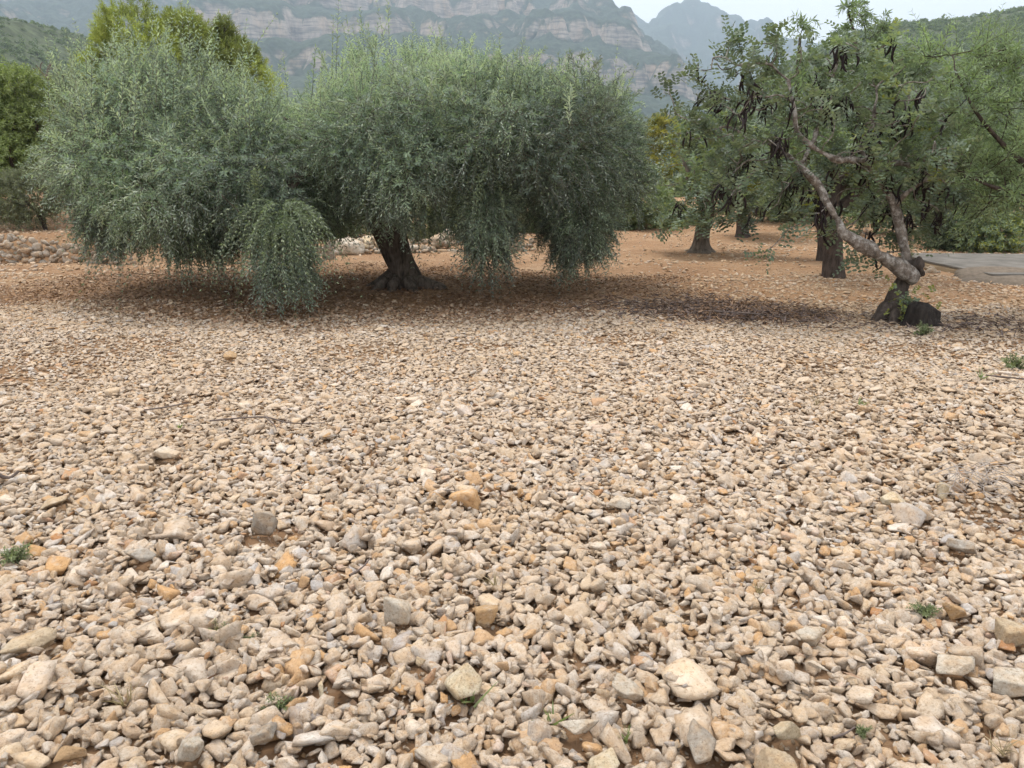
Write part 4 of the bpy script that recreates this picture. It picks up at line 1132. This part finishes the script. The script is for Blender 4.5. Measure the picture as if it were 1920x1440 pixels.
leafy('pine_tree', 'tallest round yellow green pine behind the left half of the olive', 'tree', [(245, 92, 33, 82, 70, 1.9), (210, 140, 33, 55, 60, 1.5), (290, 150, 33, 60, 70, 1.6), (240, 230, 33, 70, 70, 1.5)], 61, 4600, 0.15, 0.03, M_PINE_LEAF, PG, (0.25, 0.5), 0.0, 0.7, 11, 0.14, M_ALMOND_BARK)
leafy('pine_tree', 'middle pine with narrow upright yellow green top behind the olive', 'tree', [(352, 85, 35, 42, 55, 1.4), (350, 150, 35, 65, 60, 1.6), (360, 230, 35, 70, 70, 1.6)], 62, 3300, 0.15, 0.03, M_PINE_LEAF, PG, (0.25, 0.5), 0.0, 0.7, 11, 0.13, M_ALMOND_BARK)
leafy('pine_tree', 'lowest pine with pointed leader, rightmost of the three behind the olive', 'tree', [(422, 62, 36, 10, 26, .35), (430, 110, 36, 45, 45, 1.4), (455, 160, 36, 58, 60, 1.6), (440, 230, 36, 60, 70, 1.6)], 63, 3000, 0.15, 0.03, M_PINE_LEAF, PG, (0.25, 0.5), 0.0, 0.7, 11, 0.13, M_ALMOND_BARK)
M_LENTISK = leaf_mat('lentisk_leaf', (0.18, 0.215, 0.075), (0.20, 0.24, 0.10), 0.5, 0.3)
leafy('lentisk_bush', 'tall vivid green bush at the left edge above the dry stone wall', 'tree', [(30, 175, 19, 60, 55, 1.2), (5, 240, 18.5, 60, 60, 1.2), (70, 240, 19, 45, 40, .9), (20, 300, 18, 55, 45, 1.0), (-50, 230, 19, 60, 110, 1.4)], 64, 4600, 0.075, 0.026, M_LENTISK, None, (0.2, 0.4), 0.1, 0.4, 8, 0.09, M_ALMOND_BARK)
SG = 'scrub around the grove'
B = [('grey green scrub bush low at the left edge just above the stone wall', [(40, 370, 16.8, 75, 42, .9), (110, 350, 17, 50, 45, .8)], M_DRYSHRUB_LEAF, 1500, .06, .016),
     ('dull yellow green bush between the left bush and the olive crown', [(125, 190, 21, 55, 40, 1.0), (150, 250, 21, 60, 60, 1.2), (110, 290, 20, 50, 45, 1)], M_DRYSHRUB_LEAF, 2200, .09, .022),
     ('dark scrub seen through the gap left of the olive trunk', [(640, 385, 21, 60, 48, 1.2), (585, 395, 21.5, 60, 45, 1.2)], M_SHRUB_LEAF, 1700, .09, .03),
     ('grey green bush behind the boulders right of the olive trunk', [(800, 412, 20.5, 60, 30, 1.0), (870, 415, 21, 50, 32, 1.0)], M_DRYSHRUB_LEAF, 1400, .09, .025),
     ('low green bush behind the olive between the two right drapes', [(990, 405, 23, 70, 38, 1.3), (1060, 410, 24, 60, 35, 1.2)], M_SHRUB_LEAF, 1500, .1, .03),
     ('green bush at the right end of the olive crown', [(1195, 370, 25, 60, 52, 1.4), (1150, 395, 25, 45, 35, 1.0)], M_SHRUB_LEAF, 1900, .11, .03),
     ('green brown thicket behind the slim carob trunk', [(1455, 350, 27, 80, 55, 1.8), (1530, 370, 28, 70, 50, 1.6)], M_DRYSHRUB_LEAF, 2000, .12, .035),
     ('dense thicket behind the crooked carob and the thick trunk', [(1640, 360, 22, 95, 70, 1.8), (1720, 350, 22, 70, 60, 1.6), (1600, 320, 23, 80, 60, 1.5)], M_SHRUB_LEAF, 2300, .1, .03),
     ('round dark green bush at the right behind the concrete slab', [(1845, 440, 17.5, 62, 40, .9), (1800, 405, 18, 55, 50, .9)], M_CAROB_LEAF, 2200, .07, .028),
     ('light green bush at the right edge behind the almond', [(1890, 330, 19, 80, 100, 1.5), (1950, 380, 18, 70, 50, 1.2), (1820, 320, 20, 55, 60, 1.3)], M_ALMOND_LEAF, 900, .09, .028),
     ('low weedy bush right of the olive at the foot of the bank', [(1250, 410, 26, 50, 22, 1.2)], M_SHRUB_LEAF, 700, .1, .03)]
for i, (lab, lob, mat, n, ll, lw) in enumerate(B):
    leafy('bush', lab, 'bush', lob, 70 + i, n, ll, lw, mat, SG, (0.15, 0.35), 0.15, 0.35, 8, 0.04, M_ALMOND_BARK)
leafy('yellowing_tree', 'small yellow leaved tree between the olive and the carobs', 'tree', [(1242, 255, 27, 30, 38, .8), (1238, 310, 27, 34, 40, .8)], 90, 900, .11, .03, M_YELLOW_LEAF, None, (0.2, 0.4), 0.2, 0.4, 8, 0.06)

# the bare dead tree on the left
rg = np.random.default_rng(95)
f0 = at(97, 215, 24); dead = empty('dead_tree', (f0[0], f0[1], tz(f0[0], f0[1]))); tag(dead, 'bare dead tree with grey forked branches above the left bushes', 'tree')
dl = ground_start(pxl([(100, 430, 24, 14), (99, 260, 24, 10), (94, 165, 24, 8), (88, 140, 24, 6)])); mb = MB()
q = smooth_path(dl, 5); add_tube(mb, q[:, :3], q[:, 3], 8, .1); link('trunk', mb.mesh('trunk', M_TWIG), dead)
for lst in ([(92, 155, 24, 6), (80, 138, 24, 4), (68, 122, 23.9, 2)], [(88, 142, 24, 5), (92, 125, 24.1, 3.5), (102, 114, 24.2, 2)], [(84, 143, 24, 4), (74, 132, 24, 3), (62, 128, 24, 1.5)], [(93, 130, 24, 3), (98, 128, 24, 2.4), (106, 124, 24, 1.5)], [(95, 170, 24, 4), (108, 150, 24, 3), (112, 140, 24, 1.5)], [(76, 134, 24, 3), (76, 122, 24, 2), (80, 116, 24, 1)]):
    mb = MB(); q = smooth_path(pxl(lst), 4); add_tube(mb, q[:, :3], q[:, 3], 6, .1); link('branch', mb.mesh('branch', M_TWIG), dead)

# ------------------------------------------------------------------ walls and boulders
wall_me = []
for s_ in range(14):
    v, f = rock(500 + s_, 1, random.choice((3, 5, 8)), random.uniform(.55, .85), random.uniform(.65, .9), 70, .06)
    wall_me.append(npmesh('wall_stone', v, [f], M_WALLSTONE))
def rubble_wall(label, x0, x1, yfun, height, n_course, size, seed, thick=0.35):
    rg = np.random.default_rng(seed)
    o = empty('dry_stone_wall', ((x0 + x1) / 2, yfun((x0 + x1) / 2), 0)); tag(o, label, 'wall')
    for c in range(n_course):
        h = (c + 0.4) / n_course * height
        x = x0 + rg.uniform(0, size)
        while x < x1:
            r = size * rg.uniform(0.55, 1.25) * (1.1 - 0.25 * c / n_course)
            hh = height * (0.82 + 0.18 * N1(np.array((x * 1.5, seed, 0.0))))
            if h < hh * 1.02:
                y = yfun(x) + c / n_course * thick + rg.normal() * 0.05
                s = link('wall_stone', wall_me[rg.integers(14)], o)
                s.location = (x, y, tz(x, yfun(x) - .2) + h + rg.normal() * 0.025)
                s.rotation_euler = (rg.normal() * .25, rg.normal() * .25, rg.normal() * .5); s.scale = (r, r * .9, r * rg.uniform(.8, 1.1))
            x += r * rg.uniform(1.25, 1.75)
    return o
rubble_wall('rough dry stone terrace wall at the left edge beyond the olive', -11.6, -7.2, lambda x: 14.75 + 0.05 * (x + 9), 0.64, 8, 0.085, 5)
rubble_wall('broken low line of piled stones behind the olive trunk', gp(600, 476)[0], gp(1000, 468)[0], lambda x: 17.2 + 0.25 * (x + 1), 0.28, 3, 0.12, 8, 0.5)
rubble_wall('small heap of pale stones on the bank between olive and carobs', gp(1130, 440)[0], gp(1240, 440)[0], lambda x: 24.5, 0.3, 3, 0.15, 9, 0.6)
rubble_wall('scattered row of stones along the near edge of the concrete slab', gp(1735, 515)[0], gp(1800, 520)[0], lambda x: 13.3, 0.10, 2, 0.075, 10, 0.35)
for lab, px, py, w, hpx, colr, sd in (('largest pale boulder left of the olive trunk', 655, 478, 62, 34, PALE, 1), ('cream boulder touching the left side of the olive trunk', 690, 474, 42, 36, CRM, 2), ('grey pitted boulder behind the olive right of the trunk', 825, 470, 52, 40, GREY, 3), ('small rounded boulder under the left drape of the olive', 612, 487, 26, 20, GREY, 4), ('brown boulder beside the cream one at the trunk', 712, 474, 24, 24, TAN, 6), ('low pale boulder right of the trunk lying on the soil', 765, 474, 40, 18, PALE, 7)):
    p = gp(px, py, 0.0); k = mpp(p); v, f = rock(600 + sd, 2, 6, hpx / w * 1.1, .8, 24, .05)
    o = link('boulder', npmesh('boulder', v, [f], rock_mats[colr])); r = w * k * .5; o.scale = (r, r, r)
    o.location = (p[0], p[1] + r * .5, tz(p[0], p[1]) + hpx * k * .38); o.rotation_euler = (.1, .1, sd); tag(o, lab, 'boulder', 'boulders behind the olive trunk')

# ------------------------------------------------------------------ concrete slab and ramp
def prism(pts2, z0, z1, name, mat, parent, bev=0.015, ztop=None):
    bm = bmesh.new(); n = len(pts2)
    a = [bm.verts.new((x, y, z0)) for x, y in pts2]; b = [bm.verts.new((x, y, (ztop[i] if ztop else z1))) for i, (x, y) in enumerate(pts2)]
    bm.faces.new(a[::-1]); bm.faces.new(b)
    for i in range(n): bm.faces.new((a[i], a[(i + 1) % n], b[(i + 1) % n], b[i]))
    bmesh.ops.recalc_face_normals(bm, faces=bm.faces)
    bmesh.ops.bevel(bm, geom=bm.edges[:], offset=bev, segments=2, affect='EDGES')
    me = bpy.data.meshes.new(name); bm.to_mesh(me); bm.free(); me.materials.append(mat)
    return link(name, me, parent)
A = gp(1740, 502); Bq = gp(1842, 524); Cb = gp(1752, 492)
plat = empty('concrete_platform', (A[0], A[1], 0)); tag(plat, 'low concrete slab with an earthen ramp at the right edge under the almond', 'platform')
d1 = unit(Bq[:2] - A[:2]); 
far1 = A[:2] + np.array((0.25, 1.7)); far2 = far1 + np.array((6.0, -0.6)); near2 = A[:2] + d1 * 1.9
prism([tuple(A[:2]), tuple(near2), (near2[0] + 5.0, near2[1] - .2), tuple(far2), tuple(far1)], -.1, .075, 'base', M_CONC_SIDE, plat, .02)
prism([tuple(A[:2] + np.array((.015, .02))), tuple(near2 + np.array((.015, .02))), (near2[0] + 5.0, near2[1] - .18), tuple(far2), tuple(far1)], .078, .112, 'slab', M_CONCRETE, plat, .008)
V, F = rock(77, 3, 8, 0.22, 0.42, 10, 0.12)
rmp = link('ramp', npmesh('ramp', V * 1.75, [F], M_RAMP), plat); q = gp(1940, 526); rmp.location = (q[0], q[1], -.1); rmp.rotation_euler = (0, 0, -.12)

# ------------------------------------------------------------------ litter, weeds, twigs
def flat_leaf(L, W, curl, sd):
    r = np.random.default_rng(sd)
    V = np.array([(0, 0, 0), (L * .4, W * .5, curl), (L, 0, curl * r.uniform(-.5, 1.5)), (L * .4, -W * .5, curl * .6)]); V[:, 0] -= L / 2
    return V, np.array([(0, 1, 2), (0, 2, 3)])
LP = [flat_leaf(1, random.uniform(.22, .5), random.uniform(.03, .22), i) for i in range(10)]
def litter(n, y0, y1, dens, size):
    y = np.sqrt(RNG.uniform(y0 ** 2, y1 ** 2, n)); x = RNG.uniform(-1, 1, n) * (0.72 * y + 1.6)
    k = RNG.random(n) < dens(x, y); x, y = x[k], y[k]; m = len(x); r = RNG.uniform(*size, m)
    return np.stack([x, y, terr(x, y) + RNG.uniform(.006, .035, m)], -1), RNG.integers(0, 10, m), np.stack([RNG.normal(0, .3, m), RNG.normal(0, .3, m), RNG.uniform(0, 6.28, m)], -1), np.stack([r] * 3, -1)
bl = [litter(90000, 7.8, 15.5, lambda x, y: in_litter(x, y) ** 0.7, (.035, .075)), litter(30000, 9.0, 24.0, lambda x, y: 0.35 * ss(8.8, 10.5, y) * np.clip(.6 + N3(np.stack([x, y, 0 * x], -1) * .9), 0, 1), (.03, .07))]
cpt = gp(1390, 592)
n = 2600; xy = np.stack([RNG.normal(cpt[0], .55, n), RNG.normal(cpt[1] + .1, .38, n)], -1)
bl.append((np.stack([xy[:, 0], xy[:, 1], terr(xy[:, 0], xy[:, 1]) + RNG.uniform(.02, .05, n)], -1), RNG.integers(0, 10, n), np.stack([RNG.normal(0, .3, n), RNG.normal(0, .3, n), RNG.uniform(0, 6.28, n)], -1), np.stack([RNG.uniform(.05, .12, n), RNG.uniform(.03, .06, n), RNG.uniform(.05, .08, n)], -1)))
n = 2300; yy_ = np.sqrt(RNG.uniform(1.6 ** 2, 9.0 ** 2, n)); xx_ = RNG.uniform(-1, 1, n) * (.72 * yy_ + 1)          # bits of straw and bark lying on the stones
zz_ = HM[np.clip(((yy_ - GY0) / RES).astype(int), 0, HM.shape[0] - 1), np.clip(((xx_ - GX0) / RES).astype(int), 0, HM.shape[1] - 1)]
bl.append((np.stack([xx_, yy_, zz_ + .006], -1), RNG.integers(0, 10, n), np.stack([RNG.normal(0, .2, n), RNG.normal(0, .2, n), RNG.uniform(0, 6.28, n)], -1), np.stack([RNG.uniform(.025, .10, n), RNG.uniform(.006, .022, n), RNG.uniform(.02, .04, n)], -1)))
P, k, ro, sc_ = [np.concatenate(q) for q in zip(*bl)]
tag(scatter('leaf_litter', LP, P, k, ro, sc_, M_LITTER, tint=np.tile(np.linspace(.1, .8, 10)[:, None], (1, 2)).ravel(), smooth=False), 'brown dead leaves covering the soil under the olive', 'leaf litter', kind='stuff')

n = 2700; M_DARKLIT = leaf_mat('dark_twig_litter', (0.12, 0.085, 0.07), (0.15, 0.11, 0.095), 0.5, 0.0, 0.9)
cx_ = RNG.choice(3, n, p=(.6, .2, .2)); cc_ = np.array([gp(1390, 594)[:2], gp(1300, 578)[:2], gp(1870, 610)[:2]])[cx_]
xy = cc_ + np.stack([RNG.normal(0, .7, n), RNG.normal(0, .36, n)], -1)
tag(scatter('twig_litter', LP, np.stack([xy[:, 0], xy[:, 1], terr(xy[:, 0], xy[:, 1]) + RNG.uniform(.02, .06, n)], -1), RNG.integers(0, 10, n), np.stack([RNG.normal(0, .3, n), RNG.normal(0, .3, n), RNG.uniform(0, 6.28, n)], -1), np.stack([RNG.uniform(.06, .2, n), RNG.uniform(.02, .06, n), RNG.uniform(.05, .08, n)], -1), M_DARKLIT, tint=np.tile(np.linspace(.1, .8, 10)[:, None], (1, 2)).ravel(), smooth=False), 'dark twigs and fallen pods littering the ground beside the crooked carob', 'twig litter', kind='stuff')

def blade_tuft(rg, base, n, h, spread, w, droop):
    D = unit(np.stack([rg.normal(0, spread, n), rg.normal(0, spread, n), np.ones(n)], -1)); L = rg.uniform(.5, 1, n) * h
    B = base + np.stack([rg.normal(0, h * .08, n), rg.normal(0, h * .08, n), np.zeros(n)], -1)
    V, F, K = [], [], 5
    s = np.linspace(0, 1, K)
    side = unit(np.cross(D, rg.normal(size=(n, 3))))
    pos = B[:, None] + D[:, None] * (s[None, :, None] * L[:, None, None]) + np.array((0, 0, -1.)) * (rg.uniform(0, droop, n)[:, None, None] * s[None, :, None] ** 2 * L[:, None, None])
    ww = (w * (1 - s ** 1.5) + .0006)[None, :, None]
    V = np.concatenate([pos + side[:, None] * ww, pos - side[:, None] * ww], 1)
    b = (np.arange(n) * 2 * K)[:, None]; j = np.arange(K - 1)[None]
    F = np.stack([b + j, b + j + 1, b + K + j + 1, b + K + j], -1).reshape(-1, 4)
    return V.reshape(-1, 3), F, np.repeat(np.clip(rg.normal(.5, .2, n), 0, 1), K - 1)
def weed(label, px, py, kind, size, seed, z=0.05):
    rg = np.random.default_rng(seed); p = gp(px, py, z); p[2] = tz(p[0], p[1]) + z * .6
    f = Foliage()
    if kind == 'grass':
        f.add(blade_tuft(rg, p, 9, size, .55, .0032, .5)); m = M_GRASS_GREEN; nm = 'grass_tuft'
    elif kind == 'straw':
        f.add(blade_tuft(rg, p, 14, size, .5, .0016, .4)); m = M_STRAW; nm = 'dry_grass'
    else:
        n = 26; D = unit(np.stack([rg.normal(0, .8, n), rg.normal(0, .8, n), np.abs(rg.normal(.7, .3, n))], -1))
        f.add(*twigs(np.repeat(p[None], n, 0) + rg.normal(size=(n, 3)) * size * .12, D, rg.uniform(.4, 1, n) * size, np.full(n, .1), 8, size * .2, size * .075, rg, stem_r=.0016)); m = M_WEED; nm = 'weed'
    o = f.build(nm, m, None, M_WEED)
    tag(o, label, 'grass' if kind != 'weed' else 'weed', 'weeds between the stones')
for i, a in enumerate([('dark green weed at the left edge beside the grey boulder', 28, 1040, 'weed', .13), ('small green weed among stones in the lower left', 412, 1192, 'weed', .09), ('bright green weed in front of the rusty stone on the right', 1735, 1125, 'weed', .10),
                       ('green weed at the right edge in the middle distance', 1902, 688, 'weed', .22), ('thin pale green weed left of the right edge weed', 1836, 720, 'grass', .2), ('slim yellow green weed alone on the right gravel', 1616, 766, 'grass', .16),
                       ('long bladed grass tuft leaning over the triangular cream stone', 878, 1305, 'grass', .17), ('grass blades beside the pitted whitish stone', 1030, 1345, 'grass', .13), ('small weed near the bottom left of centre', 520, 1320, 'weed', .085),
                       ('straw coloured dry weed above the speckled rusty stone', 925, 1085, 'straw', .15), ('thin dry grass stalk in the lower left', 235, 1320, 'straw', .2), ('few grass blades right of the pitted stone', 1172, 1375, 'grass', .10),
                       ('tiny green weed by the pale stone row at the lower left', 470, 1200, 'weed', .06), ('low green weeds at the foot of the crooked carob', 1735, 618, 'weed', .2), ('small green shoot on the gravel left of centre', 338, 808, 'grass', .08),
                       ('tiny shoot in the lower right gravel', 1620, 1350, 'weed', .05), ('dry grass at the bottom right corner', 1880, 1390, 'straw', .15), ('pale dry weed on the right gravel below the slim weed', 1425, 1100, 'straw', .1), ('sparse dry weed at the right front', 1530, 760, 'straw', .15)]):
    weed(*a[:4], a[4] * .72, 700 + i)
# dry tangle of stems at the right
rg = np.random.default_rng(801); p = gp(1822, 925, .05); mb = MB()
for _ in range(46):
    c = p + np.array((rg.normal(0, .11), rg.normal(0, .11), .04 + abs(rg.normal(0, .03)))); a = rg.uniform(0, 6.28); l = rg.uniform(.08, .22); d = np.array((math.cos(a), math.sin(a), rg.normal(0, .15)))
    q = np.array([c - d * l / 2, c + np.array((0, 0, .035)) + rg.normal(size=3) * .02, c + d * l / 2]); add_tube(mb, smooth_path(q, 3), np.full(7, .0018), 4)
tag(link('dry_stems', mb.mesh('dry_stems', plain_mat('bleached_stem', (.36, .31, .27)))), 'tangled grey dry stems on the gravel at the right', 'dry stems')
def stick(label, pxs, r, seed, mat=M_TWIG):
    rg = np.random.default_rng(seed); mb = MB()
    for branch in pxs:
        q = np.array([gp(x, y, .06) for x, y in branch]); q[:, 2] = [tz(a, b) + .075 + rg.normal() * .008 for a, b, _ in q]
        s = smooth_path(q, 5); add_tube(mb, s, np.linspace(r, r * .5, len(s)), 6, .15, seed)
    tag(link('fallen_twig', mb.mesh('fallen_twig', mat)), label, 'twig', 'fallen twigs on the gravel')
stick('long thin forked twig lying on the gravel left of centre', [[(395, 806), (450, 802), (500, 799), (545, 806), (610, 810)], [(500, 799), (515, 812), (520, 825)]], .006, 1)
stick('short curved twig on the gravel at the left', [[(272, 780), (310, 772), (355, 762)]], .006, 2)
stick('dark broken stick at the left edge', [[(-5, 908), (18, 904), (38, 900)]], .012, 3)
stick('dark crooked twig between stones left of the speckled stone', [[(655, 1083), (678, 1070), (694, 1058)]], .006, 4)
stick('thin dark twig at the lower right between pale stones', [[(1562, 1376), (1585, 1366), (1604, 1358)]], .004, 5)
stick('pale branch lying in the dark litter left of the crooked carob', [[(1340, 588), (1390, 592), (1440, 590), (1480, 600)]], .012, 6)
stick('brown twig on the right gravel near the edge', [[(1845, 725), (1880, 731), (1918, 734)]], .009, 7)
stick('small dark stick in the mid gravel right of centre', [[(1068, 868), (1076, 862), (1084, 868)]], .01, 8)

# ------------------------------------------------------------------ scrub on the far slopes
def bush_proto(seed, n=150):
    r = np.random.default_rng(seed)
    d = unit(r.normal(size=(n, 3))); d[:, 2] = np.abs(d[:, 2]) * 1.0 - .15
    P = d * (0.72 + 0.3 * N2(d * 2.5 + seed))[:, None] * np.array((1, 1, .95)) + np.array((0, 0, .15))
    T = unit(r.normal(size=(n, 3)) + np.array((0, 0, .4))); U = unit(d + r.normal(size=(n, 3)) * .5)
    V, F, rep = leaf_faces(P - T * .15, T, U, r.uniform(.25, .45, n), r.uniform(.18, .34, n), 'lance')
    return V, F, np.tile(np.clip(r.normal(.5, .22, n), 0, 1), rep)
BP = [bush_proto(s) for s in range(6)]
rg = np.random.default_rng(77)
n = 60000
y = 48 * (760 / 48) ** (rg.random(n) ** 0.72); x = rg.uniform(-.95, .95, n) * y
keep = rg.random(n) < np.clip(.75 + .5 * N1(np.stack([x, y, 0 * x], -1) / 14), .15, 1)
x, y = x[keep], y[keep]; m = len(x)
r = rg.uniform(.5, 1.35, m) * np.where(rg.random(m) < .12, 1.7, 1) * (.75 + .35 * ss(50, 250, y)) * (1 + .5 * ss(250, 600, y))
P = np.stack([x, y, terr(x, y) - .15 * r], -1)
far = scatter('hillside_scrub', [(v, f) for v, f, _ in BP], P, rg.integers(0, 6, m), np.stack([rg.normal(0, .1, m), rg.normal(0, .1, m), rg.uniform(0, 6.28, m)], -1), np.stack([r, r, r * rg.uniform(.7, 1.35, m)], -1), M_SHRUB_LEAF, tint=np.concatenate([t for _, _, t in BP]), smooth=False)
tag(far, 'green scrub and pines covering the slopes behind the grove', 'scrub', kind='stuff')

# ------------------------------------------------------------------ haze
m = bpy.data.materials.new('haze_air'); m.use_nodes = True; nt = m.node_tree; nt.nodes.clear()
out = nt.nodes.new('ShaderNodeOutputMaterial'); pv = nt.nodes.new('ShaderNodeVolumePrincipled')
pv.inputs['Color'].default_value = (0.70, 0.85, 1.0, 1); pv.inputs['Density'].default_value = 0.00027; pv.inputs['Anisotropy'].default_value = 0.2
pv.inputs['Density Attribute'].default_value = ''
nt.links.new(pv.outputs[0], out.inputs['Volume'])
try: m.cycles.homogeneous_volume = True
except Exception: pass
bm = bmesh.new(); bmesh.ops.create_cube(bm, size=1.0); me = bpy.data.meshes.new('haze'); bm.to_mesh(me); bm.free(); me.materials.append(m)
hz = link('haze', me); hz.scale = (7400, 4100, 800); hz.location = (0, 1900, 390)
tag(hz, 'bluish haze filling the air of the valley', 'haze', kind='stuff')
